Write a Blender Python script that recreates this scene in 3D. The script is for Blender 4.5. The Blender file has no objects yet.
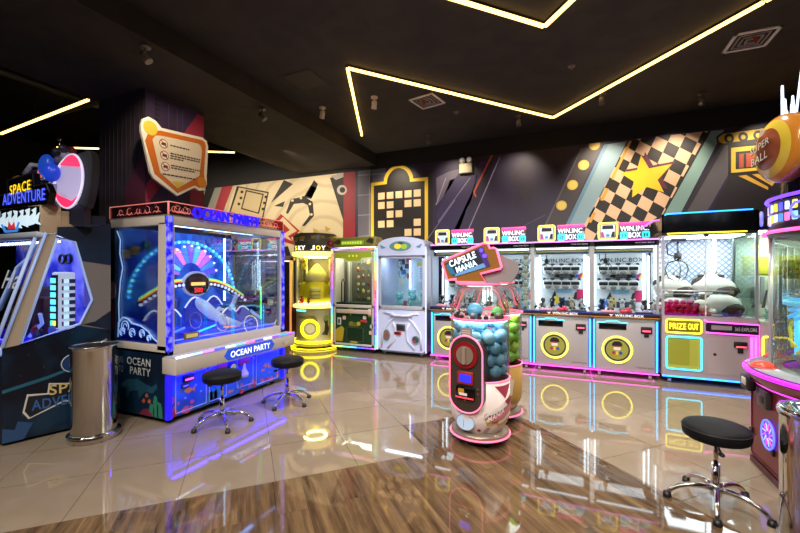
import bpy, bmesh, math, random
from mathutils import Vector, Matrix, Euler
random.seed(7)
PI = math.pi
C = bpy.context.scene.collection
sc = bpy.context.scene

# ------------------------------------------------------------------ colours and materials
def lin(h):
    h = h.lstrip('#')
    r = []
    for i in (0, 2, 4):
        c = int(h[i:i+2], 16) / 255
        r.append(c/12.92 if c <= 0.04045 else ((c+0.055)/1.055)**2.4)
    return (r[0], r[1], r[2], 1)
MC = {}
def mat(hexc, rough=.5, metal=0, emit=0, spec=.5):
    k = (hexc, rough, metal, emit, spec)
    if k in MC: return MC[k]
    m = bpy.data.materials.new('mat_' + hexc.strip('#')); m.use_nodes = True
    n = m.node_tree.nodes; b = n['Principled BSDF']
    b.inputs['Base Color'].default_value = lin(hexc)
    b.inputs['Roughness'].default_value = rough
    b.inputs['Metallic'].default_value = metal
    b.inputs['Specular IOR Level'].default_value = spec
    if emit:
        b.inputs['Emission Color'].default_value = lin(hexc)
        b.inputs['Emission Strength'].default_value = emit
    elif metal == 0:
        # faint procedural unevenness in the gloss
        t = n.new('ShaderNodeTexNoise'); t.inputs['Scale'].default_value = 18
        mr = n.new('ShaderNodeMapRange'); mr.inputs['To Min'].default_value = rough*.85; mr.inputs['To Max'].default_value = min(1, rough*1.15)
        m.node_tree.links.new(t.outputs['Fac'], mr.inputs['Value']); m.node_tree.links.new(mr.outputs[0], b.inputs['Roughness'])
    MC[k] = m; return m
def glow(hexc, s=3): return mat(hexc, .4, 0, s)
def glass_mat(name, tint='#ffffff', refl=.8, rough=.0):
    m = bpy.data.materials.new(name); m.use_nodes = True
    nt = m.node_tree; n = nt.nodes; n.clear()
    o = n.new('ShaderNodeOutputMaterial'); mx = n.new('ShaderNodeMixShader')
    t = n.new('ShaderNodeBsdfTransparent'); g = n.new('ShaderNodeBsdfGlossy'); f = n.new('ShaderNodeFresnel')
    mu = n.new('ShaderNodeMath'); mu.operation = 'MULTIPLY'; mu.inputs[1].default_value = refl
    t.inputs['Color'].default_value = lin(tint); g.inputs['Roughness'].default_value = rough
    f.inputs['IOR'].default_value = 1.45
    L = nt.links.new
    L(f.outputs[0], mu.inputs[0]); L(mu.outputs[0], mx.inputs[0]); L(t.outputs[0], mx.inputs[1]); L(g.outputs[0], mx.inputs[2]); L(mx.outputs[0], o.inputs[0])
    return m
GLASS = glass_mat('clear_glass', '#f4fafa', .8)
ACRYL = glass_mat('clear_acrylic', '#f2f6f4', .7, .02)
SMOKE = glass_mat('tinted_acrylic', '#6b5f78', .9, .02)
REDACR = glass_mat('rose_acrylic', '#ecd2ce', .4, .03)
CHROME = mat('#cfcac6', .1, 1)
STEEL = mat('#b9b1a8', .24, 1)
BLACK = mat('#0d0d0f', .45)
BLACKG = mat('#0a0a0c', .12)
WHITE = mat('#e8e6e4', .4)
CREAM = mat('#cdbd9d', .5)

def noise_mat(name, c1, c2, scale=6, rough=.5, lo=.42, hi=.58, detail=4, emit=0):
    m = bpy.data.materials.new(name); m.use_nodes = True
    nt = m.node_tree; n = nt.nodes; b = n['Principled BSDF']
    tc = n.new('ShaderNodeTexCoord'); t = n.new('ShaderNodeTexNoise'); t.inputs['Scale'].default_value = scale; t.inputs['Detail'].default_value = detail
    r = n.new('ShaderNodeValToRGB'); r.color_ramp.elements[0].position = lo; r.color_ramp.elements[1].position = hi
    r.color_ramp.elements[0].color = lin(c1); r.color_ramp.elements[1].color = lin(c2)
    L = nt.links.new
    L(tc.outputs['Object'], t.inputs['Vector']); L(t.outputs['Fac'], r.inputs['Fac']); L(r.outputs[0], b.inputs['Base Color'])
    b.inputs['Roughness'].default_value = rough
    if emit:
        L(r.outputs[0], b.inputs['Emission Color']); b.inputs['Emission Strength'].default_value = emit
    return m

# ------------------------------------------------------------------ mesh builder
TXT = {}
def text2d(s, bold=.02):
    k = (s, bold)
    if k not in TXT:
        cu = bpy.data.curves.new('t', 'FONT'); cu.body = s; cu.size = 1; cu.offset = bold*.3; cu.resolution_u = 3
        cu.space_character = 1.06
        ob = bpy.data.objects.new('t', cu); C.objects.link(ob)
        dg = bpy.context.evaluated_depsgraph_get(); dg.update()
        me = ob.evaluated_get(dg).to_mesh()
        vs = [(v.co.x, v.co.y) for v in me.vertices]; fs = [tuple(p.vertices) for p in me.polygons]
        ob.evaluated_get(dg).to_mesh_clear()
        bpy.data.objects.remove(ob); bpy.data.curves.remove(cu)
        x0 = min(v[0] for v in vs); x1 = max(v[0] for v in vs); y0 = min(v[1] for v in vs); y1 = max(v[1] for v in vs)
        TXT[k] = ([((x-x0)/(x1-x0), (y-y0)/(y1-y0)) for x, y in vs], fs)
    return TXT[k]
class FR:                                         # a drawing plane: origin, right, up, outward normal
    def __init__(s, o, u, v):
        s.o = Vector(o); s.u = Vector(u).normalized(); s.v = Vector(v).normalized(); s.n = s.u.cross(s.v)
    def p(s, a, b, c=0): return s.o + s.u*a + s.v*b + s.n*c
def front(x=0, y=0, z=0): return FR((x, y, z), (1, 0, 0), (0, 0, 1))
def rightside(x=0, y=0, z=0): return FR((x, y, z), (0, 1, 0), (0, 0, 1))
def leftside(x=0, y=0, z=0): return FR((x, y, z), (0, -1, 0), (0, 0, 1))
def rrect(x0, x1, y0, y1, r, n=5):
    p = []
    for cx, cy, a in ((x1-r, y1-r, 0), (x0+r, y1-r, PI/2), (x0+r, y0+r, PI), (x1-r, y0+r, 3*PI/2)):
        for i in range(n+1):
            t = a + PI/2*i/n; p.append((cx+r*math.cos(t), cy+r*math.sin(t)))
    return p
def circ(cx, cy, r, n=28, ry=None, a0=0, a1=2*PI):
    full = abs(a1-a0-2*PI) < 1e-6
    return [(cx+r*math.cos(a0+(a1-a0)*i/(n if full else n-1)), cy+(ry or r)*math.sin(a0+(a1-a0)*i/(n if full else n-1))) for i in range(n)]
class B:
    def __init__(s): s.v = []; s.f = []; s.k = []; s.sm = []; s.mats = []
    def mi(s, m):
        if m not in s.mats: s.mats.append(m)
        return s.mats.index(m)
    def add(s, vs, fs, m, smooth=False):
        o = len(s.v); s.v += [tuple(v) for v in vs]; i = s.mi(m)
        for q, f in enumerate(fs): s.f.append(tuple(a+o for a in f)); s.k.append(i); s.sm.append(smooth if isinstance(smooth, bool) else smooth[q])
        return s
    def box(s, x0, x1, y0, y1, z0, z1, m, bev=0, seg=2):
        if bev:
            bm = bmesh.new(); bmesh.ops.create_cube(bm, size=1)
            for v in bm.verts: v.co = Vector((x0+(v.co.x+.5)*(x1-x0), y0+(v.co.y+.5)*(y1-y0), z0+(v.co.z+.5)*(z1-z0)))
            bmesh.ops.bevel(bm, geom=bm.edges[:], offset=bev, segments=seg, affect='EDGES', profile=.5)
            bm.verts.index_update(); s.add([v.co[:] for v in bm.verts], [[v.index for v in f.verts] for f in bm.faces], m, seg > 1); bm.free(); return s
        vs = [(x, y, z) for z in (z0, z1) for y in (y0, y1) for x in (x0, x1)]
        return s.add(vs, [(0, 2, 3, 1), (4, 5, 7, 6), (0, 1, 5, 4), (2, 6, 7, 3), (0, 4, 6, 2), (1, 3, 7, 5)], m)
    def rod(s, p0, p1, r0, m, r1=None, n=12, smooth=True):
        p0 = Vector(p0); p1 = Vector(p1); r1 = r0 if r1 is None else r1
        d = (p1-p0).normalized(); a = d.orthogonal().normalized(); b = d.cross(a)
        vs = []
        for p, r in ((p0, r0), (p1, r1)):
            vs += [p + (a*math.cos(2*PI*i/n)+b*math.sin(2*PI*i/n))*r for i in range(n)]
        return s.add(vs, [(i, (i+1) % n, n+(i+1) % n, n+i) for i in range(n)]+[tuple(range(n-1, -1, -1)), tuple(range(n, 2*n))], m, [smooth]*n+[False, False])
    def lathe(s, prof, c, m, n=32, smooth=True, a0=0, a1=2*PI):
        full = abs(a1-a0-2*PI) < 1e-6; nn = n if full else n+1
        vs = [(c[0]+r*math.cos(a0+(a1-a0)*i/n), c[1]+r*math.sin(a0+(a1-a0)*i/n), c[2]+z) for r, z in prof for i in range(nn)]
        fs = []
        for j in range(len(prof)-1):
            for i in range(n):
                i2 = (i+1) % nn
                fs.append((j*nn+i, j*nn+i2, (j+1)*nn+i2, (j+1)*nn+i))
        return s.add(vs, fs, m, smooth)
    def tube(s, pts, r, m, closed=False, n=8):
        pts = [Vector(p) for p in pts]; N = len(pts); vs = []; prev = None
        for i, p in enumerate(pts):
            a = pts[i-1] if (closed or i > 0) else p; b = pts[(i+1) % N] if (closed or i < N-1) else p
            t = (b-a).normalized()
            u = (prev - t*prev.dot(t)) if prev is not None else t.orthogonal()
            if u.length < 1e-5: u = t.orthogonal()
            u.normalize(); prev = u; w = t.cross(u)
            rr = r[i] if isinstance(r, (list, tuple)) else r
            vs += [p+(u*math.cos(2*PI*k/n)+w*math.sin(2*PI*k/n))*rr for k in range(n)]
        fs = [(i*n+k, i*n+(k+1) % n, ((i+1) % N)*n+(k+1) % n, ((i+1) % N)*n+k) for i in range(N if closed else N-1) for k in range(n)]
        caps = [] if closed else [tuple(range(n-1, -1, -1)), tuple(range((N-1)*n, N*n))]
        return s.add(vs, fs+caps, m, [True]*len(fs)+[False]*len(caps))
    def prism(s, poly, fr, d0, d1, m):            # polygon drawn on a plane, thick from d0 to d1 along the normal
        a = sum(poly[i][0]*poly[(i+1) % len(poly)][1]-poly[(i+1) % len(poly)][0]*poly[i][1] for i in range(len(poly)))
        if a < 0: poly = poly[::-1]
        n = len(poly)
        vs = [fr.p(x, y, d0) for x, y in poly] + [fr.p(x, y, d1) for x, y in poly]
        return s.add(vs, [tuple(range(n-1, -1, -1)), tuple(range(n, 2*n))] + [(i, (i+1) % n, n+(i+1) % n, n+i) for i in range(n)], m)
    def line(s, pts, fr, d, r, m, closed=False):  # neon line / piping on a plane
        return s.tube([fr.p(x, y, d) for x, y in pts], r, m, closed, 6)
    def ball(s, c, r, m, n=14, rot=None):
        if not isinstance(r, (tuple, list)): r = (r, r, r)
        vs = []; fs = []; h = max(6, n//2+1); M = rot.to_matrix() if rot else None
        for j in range(h+1):
            t = PI*j/h
            for i in range(n):
                p = Vector((r[0]*math.sin(t)*math.cos(2*PI*i/n), r[1]*math.sin(t)*math.sin(2*PI*i/n), r[2]*math.cos(t)))
                if M: p = M @ p
                vs.append(Vector(c)+p)
        for j in range(h):
            for i in range(n): fs.append((j*n+i, (j+1)*n+i, (j+1)*n+(i+1) % n, j*n+(i+1) % n))
        return s.add(vs, fs, m, True)
    def text(s, t, fr, x0, x1, y0, y1, m, d0=0, d1=.004, bold=.02, slant=0):
        vs, fs = text2d(t, bold)
        P = [(x0+(x1-x0)*a+slant*(y1-y0)*b, y0+(y1-y0)*b) for a, b in vs]
        s.add([fr.p(x, y, d1) for x, y in P], fs, m)
        if d1-d0 > .008:                          # raised letters get sides
            ed = {}
            for f in fs:
                for i in range(len(f)):
                    e = (f[i], f[(i+1) % len(f)])
                    ed[e] = 1
            be = [e for e in ed if (e[1], e[0]) not in ed]
            n = len(P); V = [fr.p(x, y, d0) for x, y in P] + [fr.p(x, y, d1) for x, y in P]
            s.add(V, [(a, b, n+b, n+a) for a, b in be], m)
        return s
    def wrap(s, poly, r, m, off=.003, step=.02):  # a flat print bent round a cylinder of radius r (front is -y)
        x0 = min(p[0] for p in poly); x1 = max(p[0] for p in poly); k = max(1, int((x1-x0)/step))
        def cut(P, xc, keep_less):
            o = []
            for i in range(len(P)):
                a, b = P[i], P[(i+1) % len(P)]
                ia = (a[0] <= xc) == keep_less or a[0] == xc; ib = (b[0] <= xc) == keep_less or b[0] == xc
                if ia: o.append(a)
                if ia != ib:
                    t = (xc-a[0])/(b[0]-a[0]); o.append((xc, a[1]+t*(b[1]-a[1])))
            return o
        for i in range(k):
            P = cut(cut(poly, x0+(x1-x0)*i/k, False), x0+(x1-x0)*(i+1)/k, True)
            if len(P) < 3: continue
            rr = r(0) if callable(r) else r
            vs = []
            for x, z in P:
                rad = (r(z) if callable(r) else r)+off
                a = x/rr; vs.append((rad*math.sin(a), -rad*math.cos(a), z))
            s.add(vs, [tuple(range(len(vs)))], m)
        return s
def mesh_of(name, b):
    me = bpy.data.meshes.new(name); me.from_pydata(b.v, [], b.f)
    for m in b.mats: me.materials.append(m)
    me.polygons.foreach_set('material_index', b.k); me.polygons.foreach_set('use_smooth', b.sm)
    me.update(); bm = bmesh.new(); bm.from_mesh(me); bmesh.ops.recalc_face_normals(bm, faces=bm.faces[:]) ; bm.to_mesh(me); bm.free()
    return me
def part(name, b, parent=None, label=None):
    o = bpy.data.objects.new(name, mesh_of(name, b)); C.objects.link(o)
    if parent is not None: o.parent = parent
    if label: o['label'] = label
    return o
def part_split(name, b, parent, label=None):     # every loose piece of b becomes a part of its own
    par = list(range(len(b.v)))
    def find(i):
        while par[i] != i: par[i] = par[par[i]]; i = par[i]
        return i
    for f in b.f:
        for q in f[1:]: par[find(q)] = find(f[0])
    out = {}
    for f, k, sm in zip(b.f, b.k, b.sm): out.setdefault(find(f[0]), []).append((f, k, sm))
    for fs in out.values():
        ids = sorted({i for f, _, _ in fs for i in f}); mp = {i: j for j, i in enumerate(ids)}; nb = B(); nb.v = [b.v[i] for i in ids]; nb.mats = b.mats
        for f, k, sm in fs: nb.f.append(tuple(mp[i] for i in f)); nb.k.append(k); nb.sm.append(sm)
        part(name, nb, parent, label)
def thing(name, label, cat, loc=(0, 0, 0), rotz=0, group=None):
    o = bpy.data.objects.new(name, None); C.objects.link(o); o.empty_display_size = .1
    o.location = loc; o.rotation_euler = (0, 0, rotz); o['label'] = label; o['category'] = cat
    if group: o['group'] = group
    return o
def tag(o, label, cat, group=None, loc=None, rot=None):
    o['label'] = label; o['category'] = cat
    if group: o['group'] = group
    if loc is not None: o.location = loc
    if rot is not None: o.rotation_euler = rot
    return o
def struct(name, b):
    o = part(name, b); o['kind'] = 'structure'; return o
def copy_tree(o, parent=None, rec=True):
    c = o.copy(); C.objects.link(c)
    if parent is not None: c.parent = parent
    for ch in list(o.children): copy_tree(ch, c)
    return c
ORD = ['first', 'second', 'third', 'fourth', 'fifth', 'sixth', 'seventh', 'eighth', 'ninth', 'tenth']

# ------------------------------------------------------------------ camera  (f = 390 px of 800)
H = 1.55
cam = bpy.data.cameras.new('camera'); co = bpy.data.objects.new('camera', cam); C.objects.link(co)
co.location = (0, 0, H); YAW = math.atan2(.3976, .9175); co.rotation_euler = (PI/2, 0, YAW)
cam.sensor_width = 36; cam.lens = 36*390/800; cam.shift_y = 5.5/800; cam.clip_start = .05
sc.camera = co
FX, FY, RX, RY = -.3976, .9175, .9175, .3976
def wp(px, py, Y=7.5):                            # where a line of sight meets the flat back wall: (x, z) on the wall
    s = (px-400)/390; d = Y/(FY+RY*s); return (d*(FX+RX*s), H+(272-py)/390*d)

# ------------------------------------------------------------------ room
def floor_mat(kind):
    m = bpy.data.materials.new('floor_'+kind); m.use_nodes = True
    nt = m.node_tree; n = nt.nodes; b = n['Principled BSDF']; L = nt.links.new
    tc = n.new('ShaderNodeTexCoord'); mp = n.new('ShaderNodeMapping'); mp.vector_type = 'POINT'
    L(tc.outputs['Object'], mp.inputs['Vector'])
    if kind == 'tile':
        mp.inputs['Rotation'].default_value = (0, 0, PI/4); 
        # after rotation by 45 deg: u=(x-y)/sqrt2, v=(x+y)/sqrt2 ; joints at v = 2.08/1.414 + n*.634, u = -5.17/1.414 + n*.634
        mp.inputs['Location'].default_value = (5.17/1.4142, -2.08/1.4142, 0)
        br = n.new('ShaderNodeTexBrick'); br.offset = 0; br.squash = 1
        br.inputs['Scale'].default_value = 1; br.inputs['Brick Width'].default_value = .634; br.inputs['Row Height'].default_value = .634
        br.inputs['Mortar Size'].default_value = .0022; br.inputs['Mortar Smooth'].default_value = .1
        br.inputs['Color1'].default_value = lin('#8d7d69'); br.inputs['Color2'].default_value = lin('#887864'); br.inputs['Mortar'].default_value = lin('#4e4234')
        L(mp.outputs[0], br.inputs['Vector'])
        nz = n.new('ShaderNodeTexNoise'); nz.inputs['Scale'].default_value = 2.4; nz.inputs['Detail'].default_value = 7; nz.inputs['Distortion'].default_value = 1.2
        L(tc.outputs['Object'], nz.inputs['Vector'])
        mr = n.new('ShaderNodeMapRange'); mr.inputs['To Min'].default_value = .82; mr.inputs['To Max'].default_value = 1.12
        L(nz.outputs['Fac'], mr.inputs['Value'])
        mx = n.new('ShaderNodeMix'); mx.data_type = 'RGBA'; mx.blend_type = 'MULTIPLY'; mx.inputs[0].default_value = 1
        L(br.outputs['Color'], mx.inputs[6]); L(mr.outputs[0], mx.inputs[7]); L(mx.outputs[2], b.inputs['Base Color'])
        b.inputs['Roughness'].default_value = .035
    else:
        mp.inputs['Rotation'].default_value = (0, 0, PI/4)     # planks run along the (-1, 1) diagonal = u
        br = n.new('ShaderNodeTexBrick'); br.offset = .37
        br.inputs['Scale'].default_value = 1; br.inputs['Brick Width'].default_value = 1.3; br.inputs['Row Height'].default_value = .19
        br.inputs['Mortar Size'].default_value = .0012; br.inputs['Color1'].default_value = (.3, .3, .3, 1); br.inputs['Color2'].default_value = (.75, .75, .75, 1); br.inputs['Mortar'].default_value = (0, 0, 0, 1)
        L(mp.outputs[0], br.inputs['Vector'])
        mp2 = n.new('ShaderNodeMapping'); mp2.inputs['Scale'].default_value = (.9, 11, 1); L(mp.outputs[0], mp2.inputs['Vector'])
        va = n.new('ShaderNodeVectorMath'); va.operation = 'ADD'; L(mp2.outputs[0], va.inputs[0])
        sc_ = n.new('ShaderNodeVectorMath'); sc_.operation = 'SCALE'; sc_.inputs[3].default_value = 9; L(br.outputs['Color'], sc_.inputs[0]); L(sc_.outputs[0], va.inputs[1])
        nz = n.new('ShaderNodeTexNoise'); nz.inputs['Scale'].default_value = 1.5; nz.inputs['Detail'].default_value = 8; nz.inputs['Distortion'].default_value = .25; nz.inputs['Roughness'].default_value = .66
        L(va.outputs[0], nz.inputs['Vector'])
        cr = n.new('ShaderNodeValToRGB'); e = cr.color_ramp.elements
        e[0].position = .3; e[0].color = lin('#3d2d20'); e[1].position = .7; e[1].color = lin('#8f7350')
        x = e.new(.5); x.color = lin('#6c543c'); L(nz.outputs['Fac'], cr.inputs['Fac'])
        mx = n.new('ShaderNodeMix'); mx.data_type = 'RGBA'; mx.blend_type = 'MULTIPLY'; mx.inputs[0].default_value = .35
        L(cr.outputs[0], mx.inputs[6]); L(br.outputs['Color'], mx.inputs[7]); L(mx.outputs[2], b.inputs['Base Color'])
        b.inputs['Roughness'].default_value = .035
        bp = n.new('ShaderNodeBump'); bp.inputs['Strength'].default_value = .012; bp.inputs['Distance'].default_value = .002
        L(nz.outputs['Fac'], bp.inputs['Height']); L(bp.outputs[0], b.inputs['Normal'])
    b.inputs['IOR'].default_value = 1.55
    return m
TILE = floor_mat('tile'); WOOD = floor_mat('wood')
def pq(p, q): return ((p-q)/2, (p+q)/2, 0)
# floor: tiles with an inlaid wood-look area whose edges follow the tile joints
x0, x1, y0, y1 = -13, 5, -4, 7.5
bm = bmesh.new()
bmesh.ops.create_grid(bm, x_segments=1, y_segments=1, size=1)
for v in bm.verts: v.co = Vector(((x0+x1)/2+v.co.x*(x1-x0)/2, (y0+y1)/2+v.co.y*(y1-y0)/2, 0))
def cutp(pt, no): bmesh.ops.bisect_plane(bm, geom=bm.verts[:]+bm.edges[:]+bm.faces[:], plane_co=pt, plane_no=no)
cutp((1.04, 1.04, 0), (1, 1, 0)); cutp((1.935, 1.935, 0), (1, 1, 0)); cutp((-2.135, 2.135, 0), (-1, 1, 0)); cutp((-2.585, 2.585, 0), (-1, 1, 0))
vs = [v.co[:] for v in bm.verts]; bm.verts.index_update(); fb = B()
for f in bm.faces:
    c = f.calc_center_median(); p, q = c.x+c.y, c.y-c.x
    wood = p < 3.87 and (q < 4.27 or (q < 5.17 and p > 2.08))
    fb.add([v.co[:] for v in f.verts], [tuple(range(len(f.verts)))], WOOD if wood else TILE)
bm.free()
fb.box(x0, x1, y0, y1, -.12, -.002, mat('#4b443c', .8))
struct('floor', fb)

CEIL = noise_mat('black_ceiling_paint', '#2a2521', '#342e28', 3, .75)
DARK = mat('#171412', .7)
cb = B(); cb.box(-3.82, 5, -4, 7.5, 4.1, 4.25, CEIL); struct('ceiling', cb)
cb = B(); cb.box(-5.8, -3.82, -4, 7.5, 3.84, 4.25, CEIL); struct('ceiling', cb)         # lower bulkhead beside the column
cb = B(); cb.box(-13, -5.8, -4, 7.5, 5.0, 5.15, mat('#0c0b0b', .8)); struct('ceiling', cb)  # open black ceiling on the left
cb = B(); cb.box(5, 5.1, -4, 7.6, -.12, 4.25, mat('#1d1a1c', .7)); struct('wall_right', cb)
cb = B(); cb.box(-13.1, -13, -4, 7.6, -.12, 5.15, mat('#141216', .7)); struct('wall_left', cb)
cb = B(); cb.box(-13, 5, -4.1, -4, -.12, 5.15, mat('#2b2622', .7)); struct('wall_front', cb)

# column with its printed wrap
wrapm = noise_mat('violet_print', '#2f2338', '#3d2c4c', 2.2, .55)
wb = B()
wb.box(-5.76, -4.82, 3.18, 4.02, 0, 3.84, noise_mat('dark_wrap', '#332b2c', '#40363a', 2.5, .6))
fr = rightside(-4.82, 3.18, 0)
wb.prism([(.0, 1.8), (.84, 1.8), (.84, 3.8), (0, 3.8)], fr, 0, .004, wrapm)
RED = mat('#a83048', .6)
wb.prism([(.0, 2.35), (.0, 2.62), (.74, 3.78), (.84, 3.78), (.84, 1.8), (.62, 1.8), (.62, 3.3)], fr, .004, .007, RED)
for i in range(9): wb.prism([(.12, 3.2+i*.065), (.2, 3.23+i*.065), (.12, 3.26+i*.065)], fr, .004, .007, mat('#231a2b', .6))
for x in (.3, .42, .5): wb.prism([(x, 2.4), (x+.012, 2.4), (x+.012, 3.75), (x, 3.75)], fr, .0041, .0065, mat('#4c3d62', .6))
fl_ = front(-5.76, 3.18, 0)
for i in range(11): wb.prism([(.05+i*.085, 1.6), (.064+i*.085, 1.6), (.064+i*.085, 3.7), (.05+i*.085, 3.7)], fl_, 0, .003, mat('#3b2f3c', .6))
wb.prism([(.55, 2.6), (.94, 3.05), (.94, 1.7), (.55, 1.7)], fl_, .003, .006, mat('#5a2436', .6))
struct('trim_1', wb)

# back wall with the painted mural
W = B()
W.box(-13, 5, 7.5, 7.6, -.12, 5.15, mat('#121013', .7))
MF = FR((0, 7.5, 0), (1, 0, 0), (0, 0, 1)); MT = 3.77
def mural(pts, m, lay=1, px=True):
    P = [wp(*p) for p in pts] if px else pts
    P = [(x, min(z, MT)) for x, z in P]
    W.prism(P, MF, .0008*lay-.0006, .0008*lay+.0003, m)
def M_(h): return mat(h, .55)
PURP = noise_mat('purple_mural', '#221735', '#2c2042', 1.5, .5)
mural([(-4.33, 1.2), (5, 1.2), (5, MT), (-4.33, MT)], PURP, 1, False)
def wood_swirl():
    m = bpy.data.materials.new('cream_swirl'); m.use_nodes = True
    nt = m.node_tree; n = nt.nodes; b = n['Principled BSDF']; L = nt.links.new
    tc = n.new('ShaderNodeTexCoord'); w = n.new('ShaderNodeTexWave'); w.wave_type = 'RINGS'; w.rings_direction = 'Y'
    w.inputs['Scale'].default_value = .9; w.inputs['Distortion'].default_value = 5; w.inputs['Detail'].default_value = 3; w.inputs['Detail Scale'].default_value = .7
    mp = n.new('ShaderNodeMapping'); mp.inputs['Location'].default_value = (5.2, 0, -2.2)
    r = n.new('ShaderNodeValToRGB'); r.color_ramp.elements[0].position = .0; r.color_ramp.elements[0].color = lin('#c3b290'); r.color_ramp.elements[1].position = .3; r.color_ramp.elements[1].color = lin('#d6c7a3')
    L(tc.outputs['Object'], mp.inputs[0]); L(mp.outputs[0], w.inputs['Vector']); L(w.outputs['Fac'], r.inputs[0]); L(r.outputs[0], b.inputs['Base Color']); b.inputs['Roughness'].default_value = .55
    return m
mural([(-9.2, 1.0), (-4.64, 1.0), (-4.64, MT), (-9.2, MT)], wood_swirl(), 1, False)
mural([(-4.64, 1.0), (-4.33, 1.0), (-4.33, MT), (-4.64, MT)], M_('#8e1f2e'), 2, False)
# left part: grey band, red band, game console drawing, claw, lightning badge
BLK = M_('#1c1716'); CRM = M_('#d9c59a')
mural([(200, 180), (229, 180), (222, 225), (205, 235)], M_('#9a9a92'), 2)
mural([(206, 182), (215, 180), (205, 215), (198, 215)], BLK, 3)
mural([(222, 178), (233, 177), (222, 215), (213, 215)], M_('#a32a38'), 3)
mural([(237, 186), (269, 192), (262, 224), (228, 216)], BLK, 2)
mural([(239, 187.5), (267.5, 193.2), (261, 222), (230, 214.6)], M_('#cbb585'), 3)
mural([(246, 190), (264, 194), (259, 214), (241, 209)], BLK, 4)
mural([(247, 191.5), (262.5, 195), (258, 212.5), (242.5, 208)], M_('#c7b48a'), 5)
for p in ((242, 192), (241, 198), (239, 204), (266, 197), (264.5, 203), (263, 209)):
    mural([(p[0]-1.3, p[1]-1.3), (p[0]+1.3, p[1]-1.3), (p[0]+1.3, p[1]+1.3), (p[0]-1.3, p[1]+1.3)], BLK, 4)
mural([(236, 214), (263, 222), (262, 240), (230, 236)], M_('#b9a57a'), 2); mural([(236, 216), (263, 223), (263, 226), (236, 219)], BLK, 3)
mural([(284, 180), (293, 184), (271, 203)], BLK, 2); mural([(274, 206), (285, 201), (283, 207)], BLK, 2)
mural([(314, 180), (318, 184), (312, 198), (306, 196)], BLK, 3)
mural([(311, 185), (317, 188), (311, 199), (304, 197)], BLK, 3)
mural([(304, 196), (297, 198), (291, 199), (286, 213), (288, 214), (294, 204), (303, 203), (310, 206), (313, 202)], BLK, 3)
mural([(307, 201), (313, 203), (314, 216), (305, 226), (302, 226), (310, 215)], BLK, 3)
for p in ((292.5, 200.5), (301, 198), (310, 204), (311.5, 214.5)): mural(circ(p[0], p[1], 1.3, 10), CRM, 4)
mural([(281, 214), (300, 231), (291, 238), (297, 246), (273, 238), (278, 230), (272, 224)], M_('#a3141c'), 2)
mural([(283, 217), (297, 231), (288, 236), (292, 241), (279, 235), (286, 231), (281, 225), (276, 224)], CRM, 3)
mural([(281, 221), (290, 230), (284, 234), (276, 227), (274, 224)], M_('#a3141c'), 4)
mural([(280, 248), (288, 246), (293, 262), (280, 262)], BLK, 2); mural([(278, 252), (284, 250), (287, 262), (276, 262)], CRM, 3)
for p in ((303, 234), (316, 231), (328, 229)): mural([(p[0]-3, p[1]-3), (p[0]+3, p[1]), (p[0]-2, p[1]+3)], M_('#b79b35'), 3)
mural([(330, 178), (343.5, 173.5), (343.5, 221), (339, 207)], BLK, 3)
mural(circ(342, 190, 5, 18), M_('#b8b0a4'), 4); mural(circ(342.5, 190, 2.8, 18), BLK, 5)
mural([(331, 176), (343.5, 172), (343.5, 177), (336, 180)], M_('#a9a49c'), 5)
# grey window pane strip and building
mural([(358, 171), (372, 169.5), (372, 245), (358, 245)], M_('#5f5c6c'), 2)
for y in (175, 195, 215, 236): mural([(358, y), (385, y-2), (385, y-1), (358, y+1)], M_('#8b8896'), 3)
mural([(370, 170), (386, 168), (386, 190), (370, 190)], M_('#5f5c6c'), 2); mural([(369, 170), (370, 170), (370, 245), (369, 245)], M_('#8b8896'), 3)
mural([(372, 183), (429, 176), (433, 176), (433, 245), (372, 245)], M_('#1a1517'), 3)
YEL = M_('#e5c02a')
cxz = [wp(*p) for p in ((371, 182.5), (384.5, 181.2), (399, 165), (413.5, 179), (428, 177))]
bx0, bx1 = cxz[0][0], cxz[4][0]; zt = 3.48; cxm = -3.29; rr = .335
arc = [(cxm-rr*math.cos(t), zt+rr*.93*math.sin(t)) for t in [PI*i/18 for i in range(19)]]
outl = [(bx0, 2.0), (bx0, zt)] + arc + [(bx1, zt), (bx1, 2.0)]
mural(outl, YEL, 4, False)
arc2 = [(cxm-(rr-.07)*math.cos(t), zt-.06+(rr)*.93*math.sin(t)) for t in [PI*i/18 for i in range(19)]]
mural([(bx0+.07, 2.0), (bx0+.07, zt-.07)] + arc2 + [(bx1-.07, zt-.07), (bx1-.07, 2.0)], M_('#1a1517'), 5, False)
for r_, cols in enumerate(((0, 1, 2, 3, 4), (0, 1, 3, 4), (1, 2), (0, 1, 4), (3, 4))):
    for c_ in cols:
        xx = -3.76+c_*.205; zz = 3.1-r_*.2
        if r_ == 3: zz -= .0
        mural([(xx, zz), (xx+.155, zz), (xx+.155, zz+.145), (xx, zz+.145)], M_('#e8c89c'), 6, False)
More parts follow.
